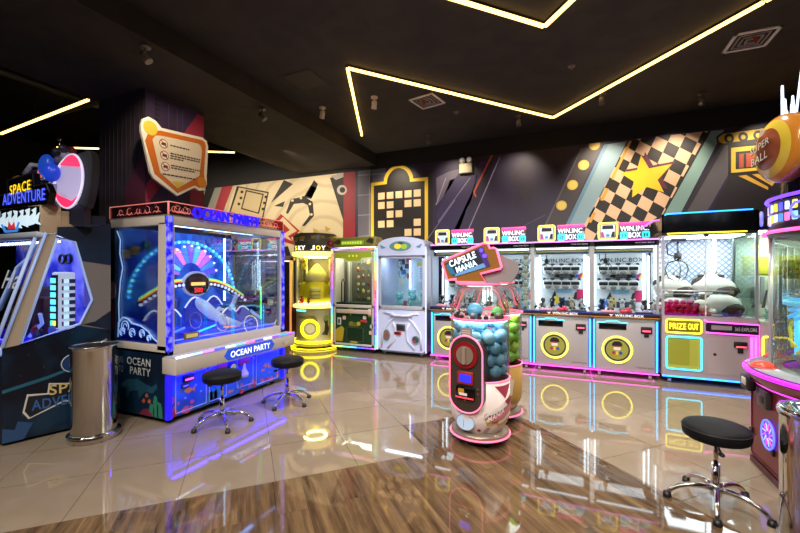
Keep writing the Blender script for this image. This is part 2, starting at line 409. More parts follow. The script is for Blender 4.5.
# dark centre with thin streaks
mural([(436, 215), (450, 180), (478, 174), (470, 205), (452, 245), (433, 245), (440, 225)], M_('#332a52'), 2)
mural([(480, 162), (490, 160), (476, 190), (474, 196), (466, 210), (455, 245), (447, 245), (470, 196), (473, 190)], M_('#43305a'), 2)
for a, b, w, h in (((492, 155), (474, 192), .9, '#c4552e'), ((474, 192), (476, 197), .7, '#c4552e'), ((500, 157), (467, 233), .5, '#8d86a8'), ((470, 178), (438, 222), .5, '#7a7494'), ((446, 178), (436, 205), .5, '#8d86a8'), ((455, 200), (427, 240), .4, '#7a7494'), ((500, 238), (545, 215), .4, '#6d6683')):
    mural([(a[0]-w, a[1]), (a[0]+w, a[1]), (b[0]+w, b[1]), (b[0]-w, b[1])], M_(h), 4)
mural([(448, 172), (462, 168), (448, 190), (437, 205), (436, 178)], M_('#5d5568'), 2)
for i in range(8): mural([(509+i*2.1, 174+i*4.2-(i > 4)*2), (527+i*1.3, 163+i*4.6), (528+i*1.3, 166+i*4.6), (510+i*2.1, 177+i*4.2-(i > 4)*2)], M_('#2a2230'), 3)
# dotted band, blue bands, checks, star
mural([(536, 245), (582, 148), (601, 146), (556, 245)], M_('#3c353a'), 2)
mural([(535, 245), (581, 148), (582.5, 148), (537, 245)], M_('#5a545c'), 3)
for p in ((594.5, 145), (583.5, 165), (572.5, 185), (561.5, 205.5)):
    q = wp(*p); mural(circ(q[0], q[1], .088, 20), M_('#d9b545'), 4, False); mural(circ(q[0], q[1], .068, 20), M_('#e4c765'), 5, False)
mural([(556, 245), (604, 145), (627, 141), (578, 245)], M_('#7f9aa6'), 3)
mural([(556, 245), (604, 145), (608, 145), (560, 245)], M_('#5a7f98'), 4)
mural([(574, 245), (628, 141), (713, 131), (648, 245)], BLK, 3)
# checkerboard in its own slanted axes
A0 = Vector(wp(586, 222)); AU = Vector(wp(704, 141))-Vector(wp(645, 122)); 
def chk(): 
    o = Vector(wp(640, 141)); u = (Vector(wp(700, 160))-o); 
    e1 = Vector((.158, -.115)); e2 = Vector((-.072, -.168))
    reg = [wp(*p) for p in ((629, 140), (708, 131), (649, 240), (576, 240))]
    def clip(P, a, b):
        out = []
        def ins(p): return (b[0]-a[0])*(p[1]-a[1])-(b[1]-a[1])*(p[0]-a[0]) <= 1e-9
        for i in range(len(P)):
            p, q = P[i], P[(i+1) % len(P)]
            if ins(p): out.append(p)
            if ins(p) != ins(q):
                d1 = (b[0]-a[0])*(p[1]-a[1])-(b[1]-a[1])*(p[0]-a[0]); d2 = (b[0]-a[0])*(q[1]-a[1])-(b[1]-a[1])*(q[0]-a[0]); t = d1/(d1-d2)
                out.append((p[0]+t*(q[0]-p[0]), p[1]+t*(q[1]-p[1])))
        return out
    for i in range(-9, 12):
        for j in range(-9, 12):
            if (i+j) % 2: continue
            c = o+e1*i+e2*j
            P = [tuple(c), tuple(c+e1), tuple(c+e1+e2), tuple(c+e2)]
            for k in range(4): 
                if len(P) > 2: P = clip(P, reg[k], reg[(k+1) % 4])
            if len(P) > 2: mural(P, M_('#dcb491'), 4, False)
chk()
mural([(611, 178), (629, 141), (632, 141), (613, 180)], M_('#d09a3f'), 5); mural([(600, 200), (606, 188), (609, 189), (603, 201)], M_('#d09a3f'), 5); mural([(588, 222), (593, 212), (596, 213), (591, 223)], M_('#d09a3f'), 5)
STAR = [(641, 155), (649, 168.5), (672, 164), (657.5, 180), (664, 192.5), (647, 187), (632, 197.5), (633.5, 181.5), (620, 173), (637, 170)]
mural([(x+4, y-3) for x, y in STAR], M_('#5b1f35'), 6); mural(STAR, M_('#e3bd1c'), 7)
mural([(647, 245), (711, 131), (724, 130), (664, 245)], M_('#7fa09c'), 5); mural([(664, 245), (726, 136), (729, 137), (668, 245)], M_('#2a2a30'), 5)
mural([(668, 245), (728, 140), (728, 175), (688, 245)], M_('#545058'), 3)
mural([(728, 145), (800, 140), (800, 250), (690, 250), (728, 180)], M_('#1d1822'), 2)
mural([(752, 230), (772, 195), (778, 198), (760, 232)], M_('#3b2a66'), 4)
# yellow conveyor drawing on the right
def rp(x0, x1, y0, y1, lay, h):                   # parallelogram that follows the drawing's slope
    s = -.095
    mural([(x0, y0), (x1, y0+s*(x1-x0)), (x1, y1+s*(x1-x0)), (x0, y1)], M_(h), lay)
mural([(716, 137), (722, 132.5), (800, 122), (800, 135), (722, 146), (717, 143)], BLK, 6)
mural([(718, 138), (723, 134), (800, 124), (800, 133), (723, 143.5), (719, 142)], M_('#e0b92f'), 7)
for x in (729, 743, 758, 773): mural(circ(x, 138.6-(x-729)*.11, 5, 18), BLK, 8); mural(circ(x, 138.6-(x-729)*.11, 2.3, 14), M_('#e0b92f'), 9)
rp(729, 800, 147, 175, 6, '#171214'); rp(731, 800, 148, 173, 7, '#e0b92f'); rp(735.5, 800, 152, 169.5, 8, '#171214'); rp(739, 800, 154, 168, 9, '#a8442f'); rp(743.5, 746, 154, 168, 10, '#171214')
mural([(738, 176), (746, 175), (768, 187), (768, 190)], M_('#d9a73c'), 6); mural([(752, 174.5), (758, 174), (775, 182), (772, 186)], M_('#d9a73c'), 6)
struct('wall_back', W)
# ------------------------------------------------------------------ ceiling fittings
WARM = glow('#ffca68', 5)
def led_bars(label, pts, z, loc0=True, width=.042, group=None):
    t = thing('led_light_strip', label, 'light', (pts[0][0], pts[0][1], z), 0, group)
    o = Vector((pts[0][0], pts[0][1], z))
    for a, b in zip(pts, pts[1:]):
        a = Vector((a[0], a[1], z))-o; b = Vector((b[0], b[1], z))-o; d = (b-a).normalized(); n = Vector((-d.y, d.x, 0))*width/2
        def bar(z0, z1, w, m, e=0):
            bb = B(); n2 = n*w; a2 = a+d*e; b2 = b-d*e
            vs = [p+q+Vector((0, 0, zz)) for zz in (z0, z1) for p, q in ((a2, -n2), (a2, n2), (b2, n2), (b2, -n2))]
            return bb.add(vs, [(0, 1, 2, 3), (4, 5, 6, 7), (0, 1, 5, 4), (1, 2, 6, 5), (2, 3, 7, 6), (3, 0, 4, 7)], m)
        part('housing', bar(.0, .02, 1, mat('#3a2c1c', .5)), t); part('diffuser', bar(-.022, .0, .85, WARM, .01), t)
    return t
led_bars('long zigzag LED light strip with three bends on the black ceiling above the claw machines', [(-3.51, 6.33), (-2.51, 4.16), (-.24, 6.83), (1.67, 4.68), (3.1, 3.07)], 4.078)
led_bars('V-shaped LED light strip cut by the top edge of the picture', [(-1.9, 2.55), (-.23, 4.26), (1.3, 2.4)], 4.078)
t = led_bars('hanging LED bar at the far left, nearer and longer of the two, sloping across', [(-9.6, 3.66), (-6.5, 3.45)], 4.1)
b = B()
for x in (-.4, 1.2, 2.6): b.rod((x, -.02*x, .02), (x, -.02*x, .9), .006, BLACK)
part('hanger', b, t)
t = led_bars('hanging LED bar behind the printed column, farther of the two on the left', [(-9.96, 4.69), (-6.77, 6.45)], 4.2)
b = B()
for k in (.4, 1.6, 3.0): b.rod((k*.876, k*.483, .02), (k*.876, k*.483, .8), .006, BLACK)
part('hanger', b, t)
for k, (xa, ya, xb, yb, z, r) in enumerate(((-12, 4.2, -5.85, 4.3, 4.6, .05), (-12, 6.6, -5.85, 6.3, 4.7, .07), (-8.3, -1, -8.3, 7.4, 4.75, .06), (-12, 2.6, -5.85, 2.9, 4.55, .03))):
    b = B(); b.rod((0, 0, 0), (xb-xa, yb-ya, 0), r, mat('#3a3530', .5)); 
    for q in (.3, .6, .9): b.rod(((xb-xa)*q, (yb-ya)*q, 0), ((xb-xa)*q, (yb-ya)*q, 5-z), .008, mat('#2a2622', .5))
    tag(part('ceiling_pipe', b), 'dark %s pipe under the open black ceiling, %s' % (('thick', 'thickest', 'long', 'thin')[k], ('above the nearer hanging bar', 'above the farther hanging bar', 'running towards the mural wall', 'nearest to the viewer')[k]), 'pipe', None, (xa, ya, z))
def vent(x, y, rot, label, tape=True, s=.2):
    t = thing('air_vent', label, 'vent', (x, y, 4.1), rot)
    b = B()
    for q in (-1, 1):
        b.box(-s, s, q*s-.03 if q > 0 else -s, s if q > 0 else -s+.03, -.014, 0, mat('#f2eee8', .5)); b.box(q*s-.03 if q > 0 else -s, s if q > 0 else -s+.03, -s, s, -.014, 0, mat('#f2eee8', .5))
    part('frame', b, t)
    b = B(); b.box(-s+.03, s-.03, -s+.03, s-.03, -.004, 0, mat('#2b2522', .7))
    for k in range(3):
        q = .04+k*.045
        for sx in (-1, 1):
            b.box(-q, q, sx*q-.006, sx*q+.006, -.02+k*.004, -.004, mat('#a89f95', .5)); b.box(sx*q-.006, sx*q+.006, -q, q, -.02+k*.004, -.004, mat('#a89f95', .5))
    part('diffuser_blades', b, t)
    if tape:
        b = B(); b.add([(-.02, -.1, -.02), (.02, -.1, -.02), (.03, -.12, -.08), (-.01, -.12, -.09)], [(0, 1, 2, 3)], mat('#b43a34', .6)); part('tape_streamer', b, t, 'red streamer')
vent(-1.94, 5.5, -.2, 'square white ceiling air vent inside the zigzag light, with red streamer')
vent(1.83, 5.46, .0, 'square white ceiling air vent at the right, nearer the viewer')
b = B(); b.box(-.22, .22, -.22, .22, -.006, 0, mat('#26211d', .6)); b.box(-.2, .2, -.2, .2, -.009, -.006, mat('#2f2924', .6))
tag(part('access_hatch', b), 'dark square access hatch in the black ceiling left of the zigzag light', 'hatch', None, (-3.2, 4.25, 4.1))
def spot(x, y, z, ang, label, h='#8d857c'):
    t = thing('ceiling_spotlight', label, 'spotlight', (x, y, z), ang, 'ceiling spotlights')
    b = B(); b.lathe([(.0, 0), (.05, 0), (.05, -.02), (0, -.02)], (0, 0, 0), mat(h, .4), 16); part('mount', b, t)
    b = B(); b.rod((0, 0, -.02), (0, .0, -.07), .01, mat(h, .4)); b.tube([(0, -.035, -.11), (0, -.035, -.07), (0, .035, -.07), (0, .035, -.11)], .006, mat(h, .4)); part('bracket', b, t)
    b = B(); d = Vector((.6, .0, -.8)).normalized(); c = Vector((0, 0, -.11)); b.rod(c-d*.05, c+d*.06, .03, mat(h, .35), .042); part('lamp_head', b, t)
    return t
GY = '#5a544e'
spot(-3.94, 2.6, 3.84, .6, 'spotlight on the dark bulkhead nearest the viewer, above the column', '#8d857c')
spot(-3.94, 4.24, 3.84, .6, 'spotlight on the dark bulkhead right of the column sign', GY)
spot(-3.5, 5.06, 4.1, 2.5, 'silver twin-looking spotlight just left of the zigzag light corner', '#d9d2c6')
spot(-2.6, 5.06, 4.1, 2.2, 'bright silver spotlight inside the zigzag light, near its left corner', '#e0d8ca')
spot(-2.4, 6.85, 4.1, 1.5, 'dark spotlight above the painted building', GY)
spot(-.76, 6.61, 4.1, 1.5, 'dark spotlight near the lowest bend of the zigzag light', GY)
spot(.43, 6.24, 4.1, 1.5, 'dark spotlight above the painted star', GY)
spot(1.74, 6.81, 4.1, 1.5, 'dark spotlight above the yellow conveyor painting', GY)
for x, y, l in ((-1.65, 6.05, 'below the middle bar'), (.03, 5.27, 'right of the V-shaped light')):
    b = B(); b.lathe([(0, 0), (.045, 0), (.04, -.012), (.015, -.016), (.012, -.04), (0, -.04)], (0, 0, 0), mat('#7b736a', .4), 16)
    tag(part('sprinkler_head', b), 'small round sprinkler head on the black ceiling, '+l, 'sprinkler', None, (x, y, 4.1))
# emergency light on the mural
t = thing('emergency_light', 'cream twin-headed emergency light box on the wall above the claw machines', 'emergency light', (-1.84, 7.5, 3.47))
b = B(); b.box(-.125, .125, -.07, 0, 0, .19, mat('#d8cfae', .5), .01); part('box', b, t)
for s in (-1, 1):
    b = B(); b.lathe([(0, -.04), (.05, -.03), (.055, .02), (.0, .025)], (0, 0, 0), mat('#d9d3c6', .3), 20)
    b.lathe([(0, .0255), (.04, .0255), (0, .03)], (0, 0, 0), glow('#cfcabd', .3), 16)
    o = part('lamp_head', b, t); o.location = (s*.07, -.045, .25); o.rotation_euler = (PI/2, 0, 0)
    b = B(); b.rod((s*.07, -.045, .185), (s*.07, -.045, .21), .015, mat('#cfc6a8', .5)); part('neck', b, t)

# ------------------------------------------------------------------ rules sign hung in front of the column
t = thing('rules_sign', 'cream and orange shield-shaped house rules sign on the violet column', 'sign', (-4.62, 3.19, 0))
fr = rightside()
O_ = [(-.21, 3.19), (-.2, 3.31), (-.12, 3.38), (-.02, 3.38), (.06, 3.33), (.64, 3.39-.0), (.7, 3.35), (.7, 3.22), (.68, 2.86), (.7, 2.78), (.66, 2.68), (.57, 2.65), (.5, 2.68), (.25, 2.52), (-.08, 2.68), (-.2, 3.1)]
# outline measured on the sign's own plane (y along the column, z up)
S_ = [(-.21, 3.27), (-.19, 3.35), (-.12, 3.4), (-.03, 3.38), (.04, 3.32), (.62, 3.385), (.69, 3.36), (.715, 3.28), (.69, 2.87), (.695, 2.76), (.65, 2.67), (.57, 2.65), (.5, 2.68), (.25, 2.52), (-.06, 2.68), (-.1, 2.74), (-.21, 3.2)]
b = B(); b.prism(S_, fr, 0, .03, mat('#efe6cf', .5)); part('board', b, t)
b = B()
b.prism([(-.165, 3.1), (-.05, 2.74), (.25, 2.56), (.5, 2.71), (.57, 2.69), (.64, 2.72), (.66, 2.79), (.64, 2.9), (.67, 3.28), (.655, 3.33), (.61, 3.345), (.02, 3.28), (-.12, 3.22)], fr, .03, .034, mat('#c96a1c', .5))
b.prism(circ(-.1, 3.27, .085, 24), fr, .03, .035, mat('#ddc23f', .5)); b.prism(circ(.61, 2.77, .07, 24), fr, .034, .036, mat('#d88b28', .5))
b.prism([(-.08, 3.14), (-.04, 3.2), (.03, 3.22), (.55, 3.28), (.59, 3.26), (.61, 3.2), (.57, 2.85), (.25, 2.62), (.02, 2.76)], fr, .034, .037, mat('#e0d0b2', .5))
b.prism([(.17, 2.69), (.35, 2.715), (.25, 2.63)], fr, .037, .039, mat('#d9c034', .5))
part('printed_panel', b, t)
for k, zz in enumerate((3.13, 2.99, 2.855)):
    b = B(); b.prism(circ(.06+k*.012, zz, .056, 24), fr, .037, .0385, mat('#9c2f26', .5)); b.prism(circ(.06+k*.012, zz, .047, 24), fr, .0385, .04, mat('#e6d8bf', .5))
    b.prism([(.03+k*.012, zz-.018), (.09+k*.012, zz-.018), (.09+k*.012, zz+.014), (.05+k*.012, zz+.018), (.03+k*.012, zz+.0)], fr, .04, .041, mat('#3b332e', .5))
    b.prism([(.02+k*.012, zz+.03), (.028+k*.012, zz+.036), (.1+k*.012, zz-.03), (.092+k*.012, zz-.036)], fr, .041, .042, mat('#9c2f26', .5))
    part('prohibition_icon', b, t)
b = B(); rr_ = random.Random(3)
def scribble(x0, x1, z):                            # rows of small illegible print
    x = x0
    while x < x1:
        w = rr_.uniform(.018, .05); w = min(w, x1-x); sl = .11*(x-.0)
        b.prism([(x, z+sl*.6), (x+w, z+(sl+.11*w)*.6), (x+w, z+(sl+.11*w)*.6+.017), (x, z+sl*.6+.017)], fr, .037, .039, mat('#40362e', .6)); x += w+.01
for x0, x1, z in ((.15, .42, 3.12), (.15, .58, 3.02), (.15, .57, 2.99), (.15, .33, 2.96), (.16, .58, 2.87), (.16, .5, 2.84), (.05, .5, 2.745)): scribble(x0, x1, z)
part('small_print', b, t)
b = B()
for yy in (.1, .55): b.box(-.2, 0, yy-.015, yy+.015, 3.0, 3.03, STEEL)
part('bracket', b, t)

# ------------------------------------------------------------------ stools
def make_stool(label, cat, loc, rot):
    t = thing('swivel_stool', label, cat, loc, rot, 'black swivel stools')
    b = B(); seat_m = noise_mat('black_vinyl', '#050506', '#09090b', 40, .6); seat_m.node_tree.nodes['Principled BSDF'].inputs['Specular IOR Level'].default_value = .22; b.lathe([(0, .44), (.165, .44), (.182, .452), (.187, .475), (.187, .505), (.178, .525), (.15, .536), (.0, .54)], (0, 0, 0), seat_m, 48); part('seat', b, t)
    b = B(); b.tube([(.1875*math.cos(a), .1875*math.sin(a), .508) for a in [2*PI*i/40 for i in range(40)]], .0035, mat('#08080a', .5), True); part('piping', b, t)
    b = B(); b.lathe([(0, .42), (.07, .42), (.09, .44), (0, .44)], (0, 0, 0), BLACK, 20); b.box(-.06, .06, -.02, .02, .405, .425, BLACK, .005); part('seat_plate', b, t)
    b = B(); b.rod((0, 0, .1), (0, 0, .27), .024, CHROME, n=20); b.rod((0, 0, .26), (0, 0, .425), .014, CHROME, n=16); part('gas_lift', b, t)
    b = B(); b.tube([(.02, 0, .412), (-.08, .02, .40), (-.12, .03, .388)], .006, BLACK); b.ball((-.13, .033, .385), (.026, .016, .014), BLACK); part('lever', b, t)
    b = B(); b.lathe([(0, .06), (.03, .06), (.036, .085), (.034, .125), (.022, .14), (0, .14)], (0, 0, 0), CHROME, 20); part('hub', b, t)
    for k in range(5):
        a = 2*PI*k/5+.2; c, s = math.cos(a), math.sin(a)
        pts = [(c*r, s*r, z) for r, z in ((.02, .105), (.08, .112), (.15, .106), (.21, .086), (.255, .055), (.277, .03))]
        b = B(); b.tube(pts, [.02, .019, .017, .016, .015, .014], CHROME, n=10); l = part('leg', b, t)
        b = B(); b.lathe([(0, 0), (.024, 0), (.026, .008), (.021, .035), (0, .037)], (c*.279, s*.279, 0), BLACK, 14); part('foot_glide', b, l)
    return t
make_stool('black swivel stool in front of the ocean machine, nearer to the viewer', 'stool', (-3.25, 2.93, 0), .5)
make_stool('black swivel stool at the far end of the ocean machine', 'stool', (-3.07, 3.72, 0), .9)
make_stool('large-looking black swivel stool with chrome base in the right foreground', 'stool', (.9, 3.23, 0), 1.76)

# ------------------------------------------------------------------ bins
t = thing('chrome_bin', 'polished steel bin with flared foot between the space and ocean machines', 'bin', (-4.09, 2.22, 0))
b = B(); b.lathe([(.178, .06), (.176, .2), (.182, .83), (.195, .86), (.197, .87), (.18, .872), (.175, .86), (.168, .5)], (0, 0, 0), CHROME, 48); part('body', b, t)
b = B(); b.lathe([(.0, 0), (.2, 0), (.203, .035), (.2, .06), (.19, .07), (.178, .075)], (0, 0, 0), CHROME, 48); b.tube([(.203*math.cos(a), .203*math.sin(a), .058) for a in [2*PI*i/40 for i in range(40)]], .005, CHROME, True); part('base_ring', b, t)
b = B(); b.lathe([(.175, .862), (.12, .855), (0, .85)], (0, 0, 0), mat('#18171a', .3), 32); part('lid', b, t, 'dark lid')
t = thing('chrome_bin', 'polished steel bin with dark side opening at the right picture edge', 'bin', (1.3, 2.9, 0), math.atan2(-.4, -.92))
b = B(); b.lathe([(.19, .05), (.19, .74)], (0, 0, 0), CHROME, 56); part('body', b, t)
b = B(); b.lathe([(0, 0), (.2, 0), (.2, .05), (.19, .055)], (0, 0, 0), CHROME, 48); part('base_ring', b, t)
b = B(); b.lathe([(.19, .74), (.2, .745), (.203, .765), (.195, .785), (.17, .787), (.15, .775), (.13, .74), (0, .73)], (0, 0, 0), CHROME, 56); part('rim', b, t)
b = B(); b.lathe([(.13, .741), (.07, .738), (.06, .745), (0, .75)], (0, 0, 0), STEEL, 32); part('ash_tray', b, t)
b = B(); RB = Matrix.Rotation(-.62, 4, 'Z')
b.wrap(rrect(-.07, .07, .52, .68, .068, 8), .19, BLACKG, .002, .01)
o = part('opening', b, t, 'dark oval opening'); o.rotation_euler = (0, 0, PI/2+1.0)

# ------------------------------------------------------------------ ocean medal machine
OCG = glass_mat('hood_glass', '#f0f6fc', .5)
OC = thing('medal_game', 'big blue lit ocean themed medal pusher with glass hood beside the column', 'arcade machine', (-3.7, 2.676, 0), PI/2)
GREY = mat('#c2b7aa', .4); GR2 = mat('#8c8479', .4)
NAVY = noise_mat('deep_sea_print', '#08182a', '#0e2a42', 2.5, .35)
BLUEP = noise_mat('blue_sea_print', '#1c4f9c', '#2a6cc0', 2.2, .35)
Wd, Dp = 1.72, .95
b = B(); b.box(.04, Wd-.04, .04, Dp, .05, .74, mat('#0f1a2a', .5)); b.box(0, Wd, Dp-.02, Dp, .05, 2.1, mat('#151a2e', .5)); part('cabinet_body', b, OC)
b = B()
for x in (.1, Wd-.1):
    for y in (.12, Dp-.1): b.rod((x, y, 0), (x, y, .05), .035, BLACK)
part('feet', b, OC)
# side print (faces the viewer)
ls = leftside(0, Dp, 0)                              # u runs from back to front (0 .. Dp)
SEA = [mat('#1d4a5e', .5), mat('#2d7a62', .5), mat('#c25a2e', .5), mat('#7a2740', .5)]
b = B(); b.prism([(0, .05), (Dp, .05), (Dp, .73), (0, .73)], ls, -.04, .0, NAVY)
b.text('OCEAN', ls, .30, .68, .565, .645, mat('#c9ccc8', .5), 0, .003, .03); b.text('PARTY', ls, .35, .68, .465, .545, mat('#c9ccc8', .5), 0, .003, .03)
b.text('HAS', ls, .13, .24, .57, .64, mat('#77808c', .5), 0, .003, .03); b.text('TO', ls, .15, .24, .47, .54, mat('#77808c', .5), 0, .003, .03)
b.prism([(.2, .33), (.3, .4), (.45, .42), (.6, .38), (.7, .36), (.76, .4), (.78, .36), (.72, .3), (.6, .3), (.5, .22), (.48, .3), (.36, .28), (.3, .2), (.28, .29)], ls, 0, .003, SEA[0])
for u, z in ((.62, .26), (.57, .2), (.66, .205)): b.prism([(u-.03, z), (u, z+.03), (u+.025, z), (u, z-.02)], ls, 0, .003, SEA[2])
for u, h, m in ((.76, .22, 1), (.82, .16, 1), (.7, .13, 1), (.08, .3, 1), (.14, .2, 0)):
    b.prism([(u-.035, .06), (u-.04, .06+h*.7), (u-.02, .06+h), (u+.01, .06+h*.95), (u+.035, .06+h*.6), (u+.04, .06)], ls, 0, .003, SEA[m])
b.prism([(.5, .06), (.55, .11), (.62, .13), (.7, .09), (.72, .06)], ls, .0, .004, SEA[3])
part('side_panel', b, OC)
# front print under the counter
f0 = front(0, .04, 0)
b = B(); b.prism([(.03, .06), (Wd-.03, .06), (Wd-.03, .5), (.03, .5)], f0, 0, .02, BLUEP)
CO = [mat('#c7587a', .5), mat('#a83248', .5), mat('#d98a3a', .5), mat('#3aa6a0', .5), mat('#dfe6ee', .5)]
rr_ = random.Random(5)
for k in range(46):
    u = rr_.choice([rr_.uniform(.04, .3), rr_.uniform(.95, Wd-.06)]); z = .07+abs(rr_.gauss(0, .045)); r = rr_.uniform(.012, .03)
    b.prism(circ(u, z, r, 10, r*rr_.uniform(.7, 1.4)), f0, .02, .0215+k*.00005, CO[rr_.choice([0, 0, 1])])
for u, z, s in ((.25, .29, 1.3), (1.4, .3, 1), (1.46, .27, .6), (1.34, .25, .7), (1.52, .31, .6), (.8, .12, .8)):
    b.prism([(u-.05*s, z), (u-.01*s, z+.03*s), (u+.03*s, z+.006*s), (u+.055*s, z+.025*s), (u+.05*s, z-.025*s), (u+.03*s, z-.006*s), (u-.01*s, z-.026*s)], f0, .02, .0225, CO[2])
for u in (.5, .56, .62): b.prism([(u-.05, .07), (u-.06, .17), (u-.01, .23), (u+.04, .2), (u+.06, .07)], f0, .02, .0224, mat('#2f8f94', .5))
for k in range(14): u = rr_.uniform(.1, 1.6); z = rr_.uniform(.15, .45); b.prism(circ(u, z, rr_.uniform(.006, .014), 10), f0, .02, .0226, mat('#7fb6e6', .5))
part('front_print', b, OC)
LB = mat('#aebfd8', .4)
for x0, x1, z0, z1 in ((.09, .46, .09, .47), (.5, .74, .09, .47), (.9, 1.16, .13, .47), (1.22, 1.62, .09, .47)):
    b = B(); b.line(rrect(x0, x1, z0, z1, .01, 2), f0, .024, .005, LB, True); part('access_door', b, OC)
b = B(); b.box(.17, .3, -.005, .03, .39, .46, BLACK, .006); b.box(.185, .285, -.008, 0, .405, .425, glow('#e0508c', 1.6)); b.box(.15, .24, 0, .03, .33, .375, mat('#2a2a3a', .4), .006); b.box(.165, .225, -.003, .001, .345, .36, mat('#b8c0d0', .3)); part('card_reader', b, OC)
b = B(); b.rod((.82, .03, .41), (.82, -.0, .41), .06, mat('#20202a', .4), n=24); b.rod((.82, 0, .41), (.82, -.012, .41), .042, CHROME, n=24); part('medal_chute', b, OC)
b = B(); b.box(.92, 1.1, .0, .03, .40, .48, mat('#a8323c', .4), .01); b.box(.6, .74, 0, .03, .42, .48, mat('#a8323c', .4), .01); part_split('coin_tray', b, OC, 'red coin tray')
b = B(); b.lathe([(0, -.05), (.045, -.045), (.05, 0), (.02, .06), (.012, .12), (0, .12)], (.98, -.02, .3), mat('#c9c4cc', .3), 16); part('ticket_bell', b, OC)
BG = glow('#2418ff', 3.2); BGs = glow('#1a10e8', 1.5)
b = B(); b.box(-.015, .035, -.01, .035, .055, .51, BGs, .006); b.box(Wd-.035, Wd+.015, -.01, .035, .055, .51, BGs, .006); part_split('corner_light', b, OC, 'blue glowing corner strip')
# counter shelf
b = B(); b.prism([(-.02, .56), (-.02, .71), (.08, .76), (.08, .53)], FR((-.03, 0, 0), (0, -1, 0), (0, 0, 1)), -.0, -1.82, GREY) if 0 else b.box(-.03, 1.8, -.14, .06, .52, .69, GREY, .012); part('counter', b, OC)
b = B(); b.box(-.03, 1.8, -.135, .02, .692, .702, mat('#c6c6d6', .2)); part('counter_top', b, OC)
seg = ['#dfeaff', '#8fb4ff', '#c070ff', '#3d46ff', '#b7ecff', '#58a0ff', '#e05bd0', '#4038ff', '#e8d8ff', '#6c3cff', '#3a7bff', '#a04cff']
b = B()
for k in range(12): b.box(-.02+k*.15, -.02+(k+1)*.15-.004, -.146, -.132, .69, .708, glow(seg[k], 2.0))
part('counter_light_strip', b, OC, 'multicoloured light strip')
b = B(); b.box(.0, Wd, -.085, -.045, .514, .5195, glow('#1c12ff', 75)); part('under_counter_light', b, OC, 'blue light strip')
fc = front(0, -.14, 0)
b = B(); b.prism([(.56, .6), (.62, .67), (1.32, .67), (1.38, .605), (1.32, .54), (.62, .54)], fc, 0, .004, mat('#1f49c8', .4, 0, .5)); b.text('OCEAN PARTY', fc, .65, 1.29, .568, .64, glow('#ffffff', 1.1), .004, .008, .035); part('name_badge', b, OC)
b = B(); b.line(circ(1.6, .62, .06, 20, a0=PI, a1=2*PI), fc, .003, .004, mat('#d8b86a', .3)); part('gold_trim', b, OC)
# upper frame
def post(x0, x1, y0, y1, z0=.7, z1=2.12, m=GREY): return B().box(x0, x1, y0, y1, z0, z1, m, .008)
b = B(); b.box(0, Wd, 0, .06, .70, .80, GREY, .008); b.box(0, Wd, 0, .06, 2.03, 2.13, GREY, .008)
b.box(0, .06, 0, Dp, 2.03, 2.13, GREY, .008); b.box(Wd-.06, Wd, 0, Dp, 2.03, 2.13, GREY, .008); b.box(0, .06, 0, Dp, .70, .80, GREY, .008); b.box(Wd-.06, Wd, 0, Dp, .7, .8, GREY, .008)
b.box(.0, Wd, 0, Dp, 2.12, 2.135, GR2)
b.prism([(.78, .75), (Dp, .75), (Dp, 2.05), (.80, 2.05)], leftside(0, Dp, 0), -.03, 0.0, GREY)
b.prism([(0, .75), (.09, .75), (.09, 2.03), (0, 2.03)], leftside(0, Dp, 0), -.03, 0.001, NAVY)
b.box(.03, .065, 0, .05, .8, 2.03, GREY); b.box(Wd-.065, Wd-.03, 0, .05, .8, 2.03, GREY)
part('hood_frame', b, OC)
sparkle = noise_mat('blue_sparkle_led', '#1008c0', '#6a6cff', 14, .3, .45, .7, 2, 1.6)
for x in (-.012, Wd-.04):
    b = B(); b.box(x, x+.052, -.014, .03, .74, 2.12, sparkle, .012); part('corner_light', b, OC, 'sparkling blue corner light')
b = B(); b.box(.06, Wd-.06, .02, .028, .8, 2.03, OCG); part('front_glass', b, OC)
b = B(); b.box(.02, .028, .16, .86, .8, 2.03, GLASS); part('side_glass', b, OC)
b = B(); b.box(Wd-.028, Wd-.02, .06, .9, .8, 2.03, GLASS); part('side_glass', b, OC)
# white line decals on the side glass
gl = leftside(.016, Dp, 0); b = B()
DEC = mat('#8fb4e6', .4, 0, .5)  # decal colour has a glow put in, as if edge-lit
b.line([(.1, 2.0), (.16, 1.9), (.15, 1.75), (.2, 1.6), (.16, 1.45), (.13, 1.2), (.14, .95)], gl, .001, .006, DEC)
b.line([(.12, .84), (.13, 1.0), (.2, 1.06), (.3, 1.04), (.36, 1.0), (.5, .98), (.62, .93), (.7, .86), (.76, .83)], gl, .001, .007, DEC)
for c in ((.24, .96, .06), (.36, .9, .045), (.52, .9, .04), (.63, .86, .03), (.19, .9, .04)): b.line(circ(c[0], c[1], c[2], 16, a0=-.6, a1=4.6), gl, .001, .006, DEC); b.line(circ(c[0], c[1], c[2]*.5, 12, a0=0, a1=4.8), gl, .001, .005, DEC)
b.prism([(.13, .83), (.13, .97), (.2, 1.03), (.35, .98), (.55, .95), (.7, .85), (.74, .82)], gl, -.001, .0005, glass_mat('frosted_wave_film', '#7fa8e8', .3, .3))
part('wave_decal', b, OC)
b = B(); b.prism(circ(.05, 1.35, .06, 20, .1), leftside(-.0, Dp, 0), 0, .004, mat('#b59ab8', .5)); b.prism([(.03, .9), (.07, .95), (.07, 1.2), (.03, 1.22)], leftside(0, Dp, 0), .001, .004, mat('#8e2030', .5)); part('jellyfish_print', b, OC)
